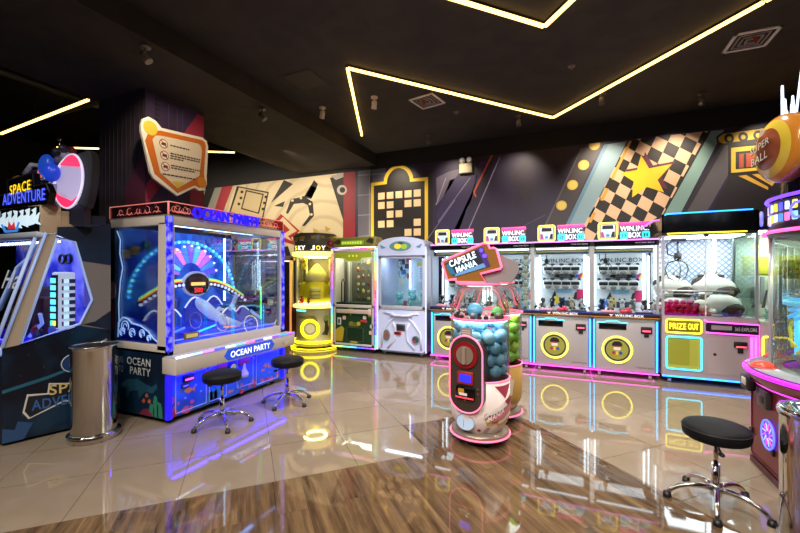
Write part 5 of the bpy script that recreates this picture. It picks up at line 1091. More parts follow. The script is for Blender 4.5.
for u, z, h in ((.3, .66, '#d8b49a'), (.75, .68, '#d8c8b0'), (.78, .6, '#3a3a4a'), (.88, .4, '#d8b49a'), (.62, .56, '#b8a83a'), (.46, .56, '#7a7a2a'), (.9, .52, '#c8c8c8'), (.86, .73, '#9aa22a')): b.prism(rrect(u-.035, u+.035, z-.035, z+.035, .015), g, 0, .005, mat(h, .45))
b.prism(rrect(.4, .62, .5, .58, .01), g, 0, .004, mat('#6b6b22', .45)); b.box(.15, .23, -.02, 0, .52, .66, mat('#bdbdb5', .4), .006); b.box(.17, .21, -.023, -.018, .55, .63, mat('#3a3a3a', .4)); b.box(.66, .8, -.02, 0, .59, .63, mat('#c8402f', .4), .006); part('lower_print', b, t)
b = B(); b.box(.14, .86, -.05, -.02, .75, .83, mat('#c8b4a0', .35), .012); b.box(.84, .9, -.055, -.015, .73, .85, mat('#d8c8b4', .35), .012); part('push_bar', b, t, 'beige push bar')
b = B(); b.box(.1, w-.1, -.002, .004, .92, 1.93, GLASS); part('glass_door', b, t)
b = B(); b.tube([(.27, -.01, .93), (.27, -.05, 1.0), (.27, -.05, 1.35), (.3, -.05, 1.42), (.33, -.05, 1.35), (.33, -.05, 1.0), (.33, -.01, .93)], .012, BLACK); part('door_handle', b, t, 'black looped handle')
b = B(); b.prism([(.1, 1.93), (w-.1, 1.93), (w-.1, 1.83), (.7, 1.82), (.64, 1.76), (.36, 1.76), (.3, 1.82), (.1, 1.83)], g, .002, .012, mat('#9aa82a', .4, 0, .25)); b.line([(.1, 1.825), (.3, 1.815), (.36, 1.755), (.64, 1.755), (.7, 1.815), (.9, 1.825)], g, .014, .007, mat('#d8d8a8', .4))
for k in range(3): b.prism(circ(.42+k*.08, 1.86, .022, 5), g, .012, .015, mat('#d8e04a', .4, 0, .6))
part('window_header', b, t)
b = B(); b.prism(rrect(.0, w, 2.03, 2.22, .05), f, -.25, .03, mat('#a39a5f', .4)); b.prism(rrect(.05, w-.05, 2.05, 2.2, .04), f, .03, .045, mat('#8a8f3a', .4)); b.prism(rrect(.25, .75, 2.07, 2.15, .02), f, .045, .055, mat('#7aa82a', .4, 0, .4)); b.prism([(.06, 2.12), (.2, 2.19), (.28, 2.14), (.2, 2.08)], f, .045, .052, mat('#4a3a22', .4)); b.prism([(.8, 2.12), (.88, 2.2), (.96, 2.16), (.94, 2.08)], f, .045, .052, mat('#3a3a2a', .4))
for k in range(8): b.prism(rrect(.28+k*.056, .318+k*.056, 2.085, 2.135, .008), f, .055, .06, mat('#c8d84a', .4, 0, .5))
part('marquee', b, t)
b = B(); b.ball((.02, -.06, 2.1), .075, mat('#8e1f30', .4), 16); part('red_knob', b, t, 'dark red knob')
b = B(); b.box(.1, w-.1, .5, .53, .92, 1.95, mat('#6a685c', .5)); b.box(.1, .28, .3, .32, .92, 1.9, mat('#8f9088', .35)); b.box(.15, .17, .28, .3, .92, 1.9, mat('#4a4a44', .4)); b.box(.22, .25, .28, .3, .92, 1.9, CR); part('inner_back', b, t)
b = B(); b.box(.12, w-.12, .06, .09, 1.9, 1.92, glow('#fff6d8', 4)); b.box(.12, w-.12, .12, .4, 1.925, 1.94, glow('#fff6d8', 18)); part('inner_fill_light', b, t)  # the deep panel is added because the interior came out dark
part_split('foot', (lambda b: (b.rod((.1, .08, 0), (.1, .08, .1), .018, BLACK, .04), b.rod((w-.1, .08, 0), (w-.1, .08, .1), .018, BLACK, .04), b.rod((.1, .7, 0), (.1, .7, .1), .03, BLACK), b.rod((w-.1, .7, 0), (w-.1, .7, .1), .03, BLACK), b)[-1])(B()), t)
cols = ['#5a5a4a', '#d8c84a', '#7a3a3a', '#4a5a6a', '#a8a890', '#6a4a2a', '#c8b03a', '#8a2a2a', '#3a5a3a', '#5a4a6a']
for r in range(6):
    for c in range(5):
        b = B(); h = cols[(r*7+c*3) % 10]; b.tube([(0, .03, .045), (0, 0, .05), (0, 0, .03)], .004, STEEL, n=5); b.ball((0, 0, 0), (.035, .025, .038), mat(h, .5), 10); b.ball((0, -.01, .04), .018, mat(cols[(r+c*2) % 10], .5), 8)
        tag(part('key_ring_toy', b), 'key-ring toy, %s from left in the %s row down, inside the green cabinet' % (ORD[c], ORD[r]), 'key ring toy', 'key-ring toys in the green cabinet', (-4.32+.36+c*.12, 6.55+.44, 1.74-r*.145))

# ------------------------------------------------------------------ round yellow machine
SK = thing('claw_machine', 'round yellow-lit claw machine with white lettered crown left of the green cabinet', 'claw machine', (-4.86, 6.78, 0), .4)
YB = mat('#b9b08c', .35); Rk = .44; Y2 = glow('#fff21a', 2.2); YS = glow('#ffe27a', 1.6)
b = B(); b.lathe([(0, .06), (Rk-.02, .06), (Rk, .09), (Rk, .14), (Rk-.03, .17), (Rk-.05, .2), (Rk-.05, .78), (Rk-.01, .82), (0, .82)], (0, 0, 0), YB, 40); part('lower_body', b, SK)
b = B(); b.lathe([(Rk+.0, .12), (Rk+.02, .13), (Rk+.02, .16), (Rk, .17)], (0, 0, 0), Y2, 40); part('base_light', b, SK, 'yellow ring light')
b = B(); b.lathe([(0, .0), (.3, 0), (.3, .06), (0, .06)], (0, 0, 0), mat('#5a5426', .4), 32); b.lathe([(.47, .015), (.5, .015), (.5, .03), (.47, .03)], (0, 0, 0), Y2, 48); part('foot_ring', b, SK)
b = B(); b.lathe([(Rk-.04, .82), (Rk+.02, .835), (Rk+.02, .88), (Rk-.04, .9)], (0, 0, 0), YS, 40); part('ledge_light', b, SK)
b = B(); fk = FR((0, -.4, 0), (1, 0, 0), (0, 0, 1)); b.line(circ(-.02, .42, .165, 36), fk, .012, .03, Y2, True); part('ring_light', b, SK, 'yellow ring light')
b = B(); b.prism(circ(-.02, .42, .155, 32), fk, -.06, .008, mat('#b8b08a', .4)); b.prism(circ(-.02, .42, .09, 24), fk, .008, .014, mat('#d0c894', .4, 0, .4)); part('prize_door', b, SK)
b = B(); rk = lambda z: Rk-.05
b.wrap([(-.3, .62), (-.3, .66), (.05, .68), (.12, .62), (.05, .6)], rk, mat('#7f7433', .4)); b.wrap([(.2, .3), (.26, .36), (.28, .5), (.24, .6), (.3, .68), (.36, .66), (.34, .5), (.38, .4), (.34, .27)], rk, mat('#3b3424', .4)); b.wrap(circ(.3, .62, .06, 16), rk, mat('#8a8f5a', .4), .005); b.wrap(rrect(.05, .12, .5, .6, .01), rk, mat('#4a4230', .4))
b.wrap([(-.35, .76), (-.1, .76), (-.1, .8), (-.35, .8)], rk, glow('#5ae8ff', 1.6), .03); part('printed_wrap', b, SK)
b = B(); b.lathe([(Rk-.06, .9), (Rk-.06, 1.9)], (0, 0, 0), GLASS, 36); part('glass_tube', b, SK)
b = B()
for a in (-2.62, -.45, .9, 2.3): b.rod(((Rk-.05)*math.cos(a), (Rk-.05)*math.sin(a), .9), ((Rk-.05)*math.cos(a), (Rk-.05)*math.sin(a), 1.9), .025, mat('#b9b7a4', .3))
part_split('post', b, SK)
b = B(); b.lathe([(Rk-.06, 1.86), (Rk+.03, 1.88), (Rk+.03, 1.95), (Rk-.02, 1.97)], (0, 0, 0), YS, 40); part('crown_light', b, SK)
b = B(); b.lathe([(0, 1.9), (Rk, 1.96), (Rk, 2.08), (0, 2.08)], (0, 0, 0), mat('#4a4740', .4), 40)
b.lathe([(Rk-.02, 2.06), (Rk+.02, 2.28), (Rk-.02, 2.33), (.1, 2.36), (0, 2.36)], (0, 0, 0), mat('#5a574a', .4), 40); part('crown', b, SK)
b = B(); rc = lambda z: Rk
def wraptext(b, s, r, x0, x1, z0, z1, m, off=.01, bold=.03):
    vs, fs = text2d(s, bold); P = []
    for a, c in vs:
        x = (x0+(x1-x0)*a)*.86-.045; z = z0+(z1-z0)*c; rr = (r(z) if callable(r) else r)+off; t = x/rr; P.append((rr*math.sin(t), -rr*math.cos(t), z))
    b.add(P, fs, m)
wraptext(b, 'S', rc, -.41, -.32, 1.985, 2.075, glow('#ffe23a', 1.8), .02, .05); wraptext(b, 'KY', rc, -.28, -.07, 1.985, 2.075, glow('#fffdf0', 1.8), .02, .05); wraptext(b, 'J', rc, .06, .15, 1.985, 2.075, glow('#fffdf0', 1.8), .02, .05); wraptext(b, 'O', rc, .18, .28, 1.985, 2.075, glow('#ffe23a', 1.8), .02, .05); wraptext(b, 'Y', rc, .3, .4, 1.985, 2.075, glow('#fffdf0', 1.8), .02, .05); part('lettering', b, SK, 'glowing white and yellow letters')
b = B(); rc2 = lambda z: Rk-.02+.04*(z-2.06)/.22
b.wrap([(-.2, 2.12), (-.02, 2.26), (.06, 2.28), (.25, 2.14), (.2, 2.12), (.04, 2.23), (-.02, 2.2), (-.12, 2.12)], rc2, mat('#b8982a', .4), .006); b.wrap([(-.2, 2.1), (-.17, 2.1), (.0, 2.18), (-.02, 2.2)], rc2, mat('#b8b4a8', .4), .008); part('crown_print', b, SK)
b = B(); b.lathe([(0, .895), (Rk-.07, .895), (Rk-.07, .91), (0, .91)], (0, 0, 0), glow('#fff6b0', 2), 32); part('prize_floor', b, SK)  # floor is no lamp; its glow is put in to brighten the plush
b = B(); b.lathe([(.2, 1.855), (.24, 1.855), (.24, 1.87), (.2, 1.87)], (0, 0, 0), glow('#fff08a', 34), 32); part('inside_fill_light', b, SK)  # bright ring put in to light the yellow plush
t = thing('raincoat_plush', 'big bright yellow plush figure filling the round lit machine', 'plush toy', (-4.83, 6.78, .912), .5)
YP = mat('#f4e01c', .7)
b = B(); b.lathe([(0, 0), (.28, .02), (.31, .15), (.28, .32), (.19, .44), (.13, .48), (0, .52)], (0, 0, 0), YP, 24); part('body', b, t)
b = B(); b.lathe([(.15, .4), (.24, .47), (.21, .6), (.11, .72), (.03, .8), (0, .81)], (0, 0, 0), mat('#e6d878', .7), 24); b.ball((0, -.1, .54), (.1, .06, .08), mat('#d8c8a0', .7), 14); part('hood', b, t)
for s in (-1, 1):
    b = B(); b.tube([(s*.22, 0, .4), (s*.31, -.06, .28), (s*.28, -.12, .15)], [.06, .06, .05], YP); part('arm', b, t)
b = B(); b.box(-.1, .1, -.315, -.25, .1, .32, mat('#efe06a', .6), .02)
for k in range(3): b.box(-.11, .11, -.325, -.3, .1+k*.07, .115+k*.07, mat('#a8961a', .6), .003)
part('tag', b, t)
b = B(); b.tube([(-.06, 0, .0), (-.05, 0, .12), (-.02, 0, .16), (.03, 0, .06)], [.05, .04, .02, .02], mat('#d8c21a', .5)); b.ball((0, 0, .2), (.04, .03, .05), mat('#e8d83a', .5), 10)
tag(part('hanging_toy', b), 'small yellow toy hanging above the big yellow plush', 'plush toy', None, (-4.98, 6.6, 1.6))
b = B(); plush_bear(b, (0, 0, 0), .06, mat('#d8401f', .8)); tag(part('plush_toy', b), 'red-orange toy at the foot of the big yellow plush on the left', 'plush toy', None, (-5.03, 6.55, .912))
b = B(); plush_bear(b, (0, 0, 0), .04, mat('#b8701f', .8)); tag(part('plush_toy', b), 'small orange toy at the foot of the big yellow plush in the middle', 'plush toy', None, (-4.8, 6.46, .912))

# ------------------------------------------------------------------ dark cabinet half hidden behind the ocean machine
t = thing('claw_machine', 'dark red claw machine half hidden between the ocean machine and the yellow one', 'claw machine', (-6.45, 6.75, 0))
w = 1.0; f = front(0, 0, 0)
b = B(); b.box(0, w, 0, .7, .06, .8, mat('#4a1a1e', .4), .01); b.box(.05, .55, -.01, 0, .12, .7, mat('#5e1f24', .4)); part('lower_cabinet', b, t)
b = B(); 
for x in (0, w-.05): b.box(x, x+.05, 0, .05, .8, 1.85, mat('#b8a888', .4))
b.box(0, w, 0, .7, 1.8, 1.9, mat('#8a7f72', .4)); part('frame', b, t)
b = B(); b.rod((w-.02, -.02, .15), (w-.02, -.02, 1.8), .022, mat('#ff9a5a', .4, 0, .6)); b.box(.35, .48, -.02, 0, .82, .95, mat('#e0d6a0', .4, 0, .5)); part('edge_light', b, t)
b = B(); b.box(.05, w-.05, .6, .65, .8, 1.8, mat('#4a403c', .5)); part('back_panel', b, t)
b = B(); b.box(.05, w-.05, .01, .016, .8, 1.8, GLASS); part('front_glass', b, t)
b = B(); b.box(.1, w-.1, .1, .13, 1.78, 1.795, glow('#fff2dc', 3)); part('inside_fill_light', b, t)
for k in range(8):
    b = B(); plush_bear(b, (0, 0, 0), .065, mat(('#8a2a30', '#2a3a3a', '#a8a098', '#3a4a5a')[k % 4], .8))
    tag(part('plush_toy', b), 'dark toned plush, %s in the dark red machine behind the ocean machine' % ORD[k], 'plush toy', 'plushes in the dark red machine', (-6.33+.12*k, 6.95+.1*(k % 2), .802))

# ------------------------------------------------------------------ capsule vending machines
RCAP = .27
def capsule_machine(label, loc, rz, ball_cols, first):
    t = thing('capsule_machine', label, 'capsule machine', loc, rz, 'clear cylinder capsule vending machines')
    PKN = glow('#ff6f92', 1.2) 
    body = mat('#e6d8d0', .35) if first else mat('#a8823a', .4)
    b = B(); b.lathe([(0, .06), (.25, .06), (.262, .09), (.262, .11), (.235, .125), (.2, .13), (.19, .15), (0, .15)], (0, 0, 0), mat('#8d7c6c', .3, .4), 48); part('base', b, t)
    b = B(); b.tube([(.27*math.cos(a), .27*math.sin(a), .085) for a in [2*PI*i/48 for i in range(48)]], .008, PKN, True); part('base_light', b, t, 'pink ring light')
    b = B()
    for k in range(4):
        a = PI/4+k*PI/2; b = B(); b.rod((.17*math.cos(a), .17*math.sin(a), 0), (.17*math.cos(a), .17*math.sin(a), .07), .02, BLACK); part('caster', b, t)
    rb_ = lambda z: RCAP if z > .3 else .2+(.07*math.sin(min(1, max(0, (z-.12)/.18))*PI/2))
    prof = [(0, .12), (.19, .12)]+[(rb_(.12+.18*i/8), .12+.18*i/8) for i in range(9)]+[(RCAP, .6), (RCAP-.01, .6)]
    b = B(); b.lathe(prof, (0, 0, 0), body, 56); part('lower_shell', b, t)
    # prints wrapped on the shell
    b = B(); rr = lambda z: rb_(z)
    PKD = mat('#b03a56', .45); MU = mat('#b3873a', .45)
    if first:
        b.wrap([(.18, .56), (.34, .56), (.27, .44)], rr, PKD); b.wrap([(.26, .42), (.36, .46), (.36, .4), (.3, .38)], rr, mat('#8e2440', .45), .004)
        b.wrap([(-.36, .5), (-.26, .42), (-.22, .2), (-.36, .16)], rr, PKD); b.wrap([(.36, .12), (.42, .3), (.42, .14)], rr, PKD)
        b.wrap([(.11, .3), (.13, .22), (.2, .235), (.22, .205), (.36, .245), (.4, .34), (.37, .36), (.15, .32)], rr, MU, .004)
        b.wrap([(.12, .3), (.36, .41), (.4, .35), (.17, .245)], rr, mat('#3a2a30', .45), .006); b.wrap([(.125, .298), (.355, .402), (.39, .35), (.172, .252)], rr, mat('#c06a70', .45), .0075)
        fsl = .45
        for s_, dz, x0, x1 in (('CAPSULE', .0, .14, .355), ('MANIA', -.052, .18, .34)):
            vs, fs = text2d(s_, .04); P = []
            for a, c in vs:
                x = x0+(x1-x0)*a; z = .285+dz*.9+(x-.14)*fsl+.045*c; q = rr(z)+.01; ang = x/RCAP; P.append((q*math.sin(ang), -q*math.cos(ang), z))
            b.add(P, fs, mat('#eadfd8', .45))
    else:
        b.wrap([(.0, .3), (.1, .52), (.22, .45), (.2, .3)], rr, mat('#cdbba8', .45)); b.wrap([(-.2, .2), (.3, .2), (.3, .15), (-.2, .15)], rr, mat('#cdbba8', .45))
    part('shell_print', b, t)
    b = B(); b.prism(circ(-.02, .235, .085, 28, .07), FR((0, -.262, 0), (1, 0, 0), (0, 0, 1)), -.06, .004, mat('#a9bcd0', .25, 0, .35)); b.line(circ(-.02, .235, .085, 28, .07), FR((0, -.262, 0), (1, 0, 0), (0, 0, 1)), .004, .004, mat('#8fa0b4', .3), True); part('prize_door', b, t, 'pale blue oval flap')
    b = B(); b.line([(-.035, .19), (-.035, .27)], FR((0, -.268, 0), (1, 0, 0), (0, 0, 1)), 0, .002, mat('#8fa0b4', .3)); b.text('L', FR((0, -.267, 0), (1, 0, 0), (0, 0, 1)), -.045, -.0, .21, .26, mat('#8fa0b4', .3)) if 0 else None; part('flap_hinge', b, t)
    b = B(); b.wrap([(.1, .14), (.13, .2), (.16, .2), (.14, .14)], rr, mat('#a89a90', .4)); b.wrap([(.06, .165), (.075, .185), (.095, .17), (.08, .15)], rr, mat('#8e2440', .45)); part('latch_print', b, t)
    # front plate with dial
    fp = FR((0, -.268, 0), (1, 0, 0), (0, 0, 1))
    out = [(-.16, .45)]+[(-.0+.16*math.cos(a)*1.0, .47-.12*math.sin(a)) for a in [PI+0*i for i in range(1)]]
    arch = circ(0, .47, .155, 22, .14, PI, 2*PI)+circ(0, .84, .155, 22, .155, 0, PI)
    b = B(); b.prism(arch, fp, -.12, .03, mat('#3a2f2a', .3)); part('front_plate', b, t)
    b = B(); b.line(arch, fp, .03, .007, PKN, True); part('plate_light', b, t, 'pink neon outline')
    b = B(); b.prism(circ(0, .83, .115, 32), fp, .03, .045, mat('#7e1218', .3)); b.prism(circ(0, .83, .08, 32), fp, .045, .055, mat('#8f7a6c', .3, .3)); b.prism(rrect(-.014, .014, .755, .905, .012), fp, .055, .075, mat('#a08b7c', .3, .3)); part('dial', b, t, 'dark red dial')
    b = B(); b.box(-.075, .075, -.318, -.295, .575, .69, mat('#8e2424', .35), .008); b.prism(rrect(-.05, .055, .6, .665, .006), FR((0, -.318, 0), (1, 0, 0), (0, 0, 1)), 0, .003, glow('#1c22ff', 1.8)); part('display', b, t, 'blue lit display in red bezel')
    b = B(); b.box(-.085, .09, -.33, -.295, .46, .56, BLACKG, .012); b.box(-.08, .085, -.333, -.325, .462, .474, glow('#e03a4a', 1.0)); b.prism(rrect(-.055, .0, .495, .545, .006), FR((0, -.33, 0), (1, 0, 0), (0, 0, 1)), 0, .003, mat('#b8862a', .4)); b.prism(rrect(-.045, .03, .488, .51, .004), FR((0, -.33, 0), (1, 0, 0), (0, 0, 1)), .003, .005, mat('#d8d4cc', .4)); b.prism([(-.02, .46), (.01, .46), (-.005, .43)], FR((0, -.3, 0), (1, 0, 0), (0, 0, 1)), 0, .006, mat('#a8863a', .4)); part('card_reader', b, t)
    b = B(); b.rod((.115, -.305, .55), (.115, -.297, .55), .012, CHROME, n=12); b.rod((.115, -.305, .51), (.115, -.297, .51), .012, CHROME, n=12); part('lock', b, t)
    # clear tank
    b = B(); b.lathe([(RCAP-.004, .6), (RCAP-.004, 1.12)], (0, 0, 0), ACRYL, 56); part('clear_tank', b, t)
    b = B(); b.tube([(RCAP*math.sin(a), -RCAP*math.cos(a), .595) for a in [2*PI*i/48 for i in range(48)]], .007, PKN, True); b.tube([(RCAP*math.sin(a), -RCAP*math.cos(a), 1.13) for a in [2*PI*i/48 for i in range(48)]], .009, glow('#ff5f86', 1.1), True); part('tank_light', b, t, 'pink ring lights')
    b = B(); b.lathe([(0, 1.115), (RCAP-.01, 1.115), (RCAP-.01, 1.128), (0, 1.128)], (0, 0, 0), mat('#c9b8b8', .4), 40); b.lathe([(.08, 1.108), (RCAP-.02, 1.108), (RCAP-.02, 1.113), (.08, 1.113)], (0, 0, 0), glow('#f2fbff', 6), 40); part('display_shelf', b, t)  # white ring under the shelf is added to light the capsules
    b = B(); b.lathe([(RCAP-.002, 1.14)]+[(RCAP*math.cos(a)**.55 if a < PI/2-.01 else .16, 1.14+.3*math.sin(a)) for a in [PI/2*.78*i/8 for i in range(9)]], (0, 0, 0), ACRYL, 48); part('clear_dome', b, t)
    b = B(); b.lathe([(0, 1.425), (.18, 1.425), (.185, 1.44), (.18, 1.455), (0, 1.455)], (0, 0, 0), mat('#a0808a', .4), 40); b.tube([(.186*math.cos(a), .186*math.sin(a), 1.44) for a in [2*PI*i/40 for i in range(40)]], .008, glow('#ff5f86', 1.1), True); b.lathe([(0, 1.42), (.12, 1.42), (.12, 1.424), (0, 1.424)], (0, 0, 0), glow('#fff6f2', 5), 24); part('top_cap', b, t, 'pink edged cap')  # white disc under the cap is added to light the dome
    b = B(); b.prism(rrect(-.06, .05, .96, 1.06, .004), FR((0, -.272, 0), (1, 0, 0), (0, 0, 1)), 0, .004, mat('#8a7f7c', .5)); 
    for k in range(4): b.prism([(-.045, .98+k*.018), (.03, .98+k*.018), (.03, .986+k*.018), (-.045, .986+k*.018)], FR((0, -.276, 0), (1, 0, 0), (0, 0, 1)), 0, .002, mat('#c8b8b0', .5))
    part('notice_card', b, t)
    return t
capsule_machine('nearer capsule machine with blue capsules, pink lights and slanted title sign', (-.76, 3.62, 0), math.radians(-12), None, True)
capsule_machine('farther capsule machine with green capsules behind the pink and white one', (-.72, 4.26, 0), math.radians(-12), None, False)
# sign on top of the nearer capsule machine
t = thing('title_sign', 'slanted pink outlined capsule title sign on the nearer capsule machine', 'sign', (-.76, 3.62, 1.455), math.radians(-4))
fs_ = FR((0, -.05, 0), (1, 0, 0), (0, 0, 1))
OUT = [(-.2, .0), (-.2, .03), (-.29, .02), (-.34, .18), (-.33, .2), (.06, .355), (.1, .345), (.115, .305), (.15, .31), (.175, .3), (.22, .14), (.21, .125), (.03, .08), (.08, .0)]
b = B(); b.prism([(-.16, -.0), (.3, .0), (.36, .1), (.35, .18), (.3, .2), (.1, .3), (-.2, .2)], fs_, -.03, -.0, mat('#8a7f80', .5)); part('back_board', b, t, 'grey back board')
b = B(); b.prism(OUT, fs_, 0, .035, mat('#8a5a18', .45)); part('board', b, t, 'brown board')
b = B(); b.line(OUT, fs_, .037, .011, glow('#ff6688', 1.5), True); part('outline_light', b, t, 'pink neon outline')
b = B(); b.prism([(-.31, .17), (.05, .325), (.12, .15), (-.22, .05)], fs_, .035, .042, mat('#23263a', .4)); b.prism([(-.2, .08), (.1, .19), (.12, .15), (-.22, .05)], fs_, .042, .044, mat('#5f8fc0', .4, 0, .3)); b.prism([(.0, .3), (.05, .325), (.12, .15), (.08, .14)], fs_, .042, .0445, mat('#4a2f80', .4)); b.prism(circ(.07, .24, .02, 12), fs_, .0445, .05, glow('#6a4aff', .9)); b.prism(circ(.04, .29, .018, 12), fs_, .0445, .05, glow('#6a4aff', .9)); b.prism([(-.3, .16), (-.26, .18), (-.2, .07), (-.25, .07)], fs_, .042, .0446, mat('#2a6a8a', .4, 0, .3)); part('printed_panel', b, t)
ft2 = FR((0, -.05, 0), (1, 0, .36), (-.36, 0, 1))
b = B(); b.text('CAPSULE', ft2, -.19, .075, .215, .275, glow('#e8fbff', 1.5), .044, .052, .05); part('lettering', b, t, 'glowing white letters'); b = B(); b.text('MANIA', ft2, -.145, .06, .145, .2, glow('#d8f4ff', 1.4), .044, .052, .05); part('lettering', b, t, 'glowing white letters')
# capsules
def pack(seed):                                     # capsules heaped in layers, outer ring then inner ring
    rg = random.Random(seed); out = []
    for L in range(5):
        for n, R in ((10, .196), (4, .082)):
            for k in range(n):
                if L == 4 and rg.random() < .35: continue
                a = 2*PI*(k+.5*(L % 2)+rg.uniform(-.008, .008))/n
                out.append(Vector((R*math.cos(a), R*math.sin(a), .667+L*.0985+rg.uniform(0, .008)-(.004 if R < .1 else 0))))
    return out
def cap_mesh(h):
    b = B(); b.ball((0, 0, 0), .0565, mat(h, .22), 18); b.lathe([(.0567, -.004), (.058, -.003), (.058, .003), (.0567, .004)], (0, 0, 0), mat(h, .35), 20)
    return mesh_of('capsule', b)
cm = [cap_mesh(h) for h in ('#7ab4d0', '#68a0bc', '#8cc4da')]; cg = [cap_mesh(h) for h in ('#a0d850', '#8cc844', '#b8de50')]
for k, c in enumerate(pack(4)):
    o = bpy.data.objects.new('toy_capsule', cm[k % 3]); C.objects.link(o); tag(o, 'round blue toy capsule heaped in the clear tank of the nearer capsule machine', 'capsule', 'blue capsules in the nearer tank', (-.76+c.x, 3.62+c.y, c.z), (k*1.1, k*.7, k))
for k, c in enumerate(pack(8)):
    o = bpy.data.objects.new('toy_capsule', cg[k % 3]); C.objects.link(o); tag(o, 'round green toy capsule heaped in the clear tank of the farther capsule machine', 'capsule', 'green capsules in the farther tank', (-.72+c.x, 4.26+c.y, c.z), (k*1.1, k*.7, k))
for lab, x, y, z, r, h in (('light blue display capsule under the dome of the nearer capsule machine', -.78, 3.5, 1.129+.072, .072, '#6fb8e4'), ('light green display capsule under the dome beside the blue one', -.59, 3.55, 1.129+.055, .055, '#7fd87a'), ('yellow-green display capsule under the dome of the farther capsule machine', -.62, 4.12, 1.129+.07, .07, '#d8dc3a')):
    b = B(); b.ball((0, 0, 0), r, mat(h, .25), 20); b.lathe([(r*1.0, -.005), (r*1.05, -.004), (r*1.05, .004), (r, .005)], (0, 0, 0), mat(h, .3), 24); b.ball((-.2*r, -.75*r, .2*r), (.5*r, .32*r, .2*r), mat(h, .2), 10)
    tag(part('display_capsule', b), lab, 'capsule', None, (x, y, z))
rg = random.Random(12)
for k in range(12):
    a = -PI*.95+k*PI*.9/11-.2; b = B(); h = ('#2a2a2e', '#d8d8d8', '#5a4a5a', '#3a3230')[k % 4]
    b.ball((0, 0, .02), (.022, .02, .02), mat(h, .6), 8); b.ball((0, 0, .048), .017, mat(('#d8d8d8', '#2a2a2e')[k % 2], .6), 8)
    tag(part('display_figure', b), 'tiny figure, %s from left in the ring under the nearer capsule dome' % (ORD[k] if k < 10 else ('eleventh', 'twelfth')[k-10]), 'toy figure', 'tiny figures under the nearer dome', (-.76+.225*math.cos(a), 3.62+.225*math.sin(a), 1.128))

# ------------------------------------------------------------------ red ball game at the right edge
BM = thing('ball_game', 'tall red multi-sided ball game with glass drum at the right edge', 'arcade machine', (2.1, 3.8, 0))
OR_ = .72/math.cos(PI/8)
def octa(r, a0=PI/8): return [(r*math.cos(a0+k*PI/4), r*math.sin(a0+k*PI/4)) for k in range(8)]
top = FR((0, 0, 0), (1, 0, 0), (0, 1, 0)); MAR = mat('#6e1f26', .35); MARD = mat('#4a1218', .4)
b = B(); b.prism(octa(OR_), top, .06, .68, MAR); b.prism(octa(OR_-.04), top, 0, .06, BLACK); b.prism(octa(OR_+.01), top, .0, .05, MARD); part('base', b, BM)
lf = leftside(-.72, .0, 0)                        # face towards -x ; u = -y
b = B(); b.line([(-.29, .08), (-.29, .66), (.29, .66), (.29, .08)], lf, .002, .006, MARD, True); b.rod((-.726, -.2, .56), (-.74, -.2, .56), .012, BLACK); b.box(-.735, -.72, .26, .3, .22, .28, BLACK); b.box(-.735, -.72, -.1, -.07, .2, .24, BLACK); part('service_door', b, BM)
b = B(); b.prism(circ(.02, .33, .1, 32, .105), lf, 0, .012, glow('#5a2ce0', .9)); b.line(circ(.02, .33, .1, 32, .105), lf, .014, .007, glow('#5a6cff', 1.5), True)
for k in range(12):
    a = 2*PI*k/12; b.line([(.02+.03*math.cos(a), .33+.03*math.sin(a)), (.02+.085*math.cos(a+.3), .33+.085*math.sin(a+.3))], lf, .014, .004, glow('#8fb0ff' if k % 2 else '#e04ac8', 1.2))
part('speaker_light', b, BM, 'violet glowing round speaker')
b = B(); b.box(-.76, -.72, -.06, .1, .52, .66, mat('#4a4444', .3, .5), .01); b.box(-.765, -.755, -.03, .03, .56, .61, BLACK, .004); part('coin_panel', b, BM)
b = B(); b.box(-.8, -.74, .14, .3, .6, .72, mat('#1b1718', .4), .02); b.box(-.806, -.79, .17, .25, .64, .7, mat('#cfc8b4', .3), .006); part('ticket_box', b, BM)
b = B(); b.lathe([(.0, .68), (.72, .68), (.78, .7), (.815, .76), (.81, .8), (0, .81)], (0, 0, 0), mat('#8c4450', .25), 56); part('console', b, BM)
b = B(); b.lathe([(.6, .812), (.8, .808), (.8, .815), (.6, .825)], (0, 0, 0), mat('#a8b0b4', .15, .3), 56); part('console_top', b, BM)
b = B(); b.tube([(.82*math.cos(a), .82*math.sin(a), .79) for a in [2*PI*i/64 for i in range(64)]], .016, glow('#c01cff', 2.4), True); b.tube([(.76*math.cos(a), .76*math.sin(a), .69) for a in [2*PI*i/64 for i in range(64)]], .008, glow('#e03ad0', 1.8), True); part('rim_light', b, BM, 'purple rim light')
b = B()
for k in range(8):
    a = PI+.0+k*PI/4-.1; x, y = .73*math.cos(a), .73*math.sin(a)
    b.lathe([(0, 0), (.075, 0), (.07, .02), (.05, .04), (0, .05)], (x, y, .815), mat('#d8452f', .3, 0, .15), 20); b.lathe([(.075, -.0), (.09, .0), (.085, .012), (.075, .012)], (x, y, .815), mat('#b84a40', .3), 20)
part('push_button', b, BM, 'red dome push buttons')
b = B(); b.lathe([(.66, .82), (.66, 1.82)], (0, 0, 0), GLASS, 48); part('glass_drum', b, BM)
b = B()
for k in range(8):
    a = PI/8+k*PI/4; b.rod((.665*math.cos(a), .665*math.sin(a), .82), (.665*math.cos(a), .665*math.sin(a), 1.85), .014, mat('#d0d4d6', .2, .4))
part_split('drum_post', b, BM)
b = B(); b.lathe([(0, .83), (.5, .84), (.55, .9), (.4, 1.0), (0, 1.0)], (0, 0, 0), mat('#b8bcb0', .3), 40)
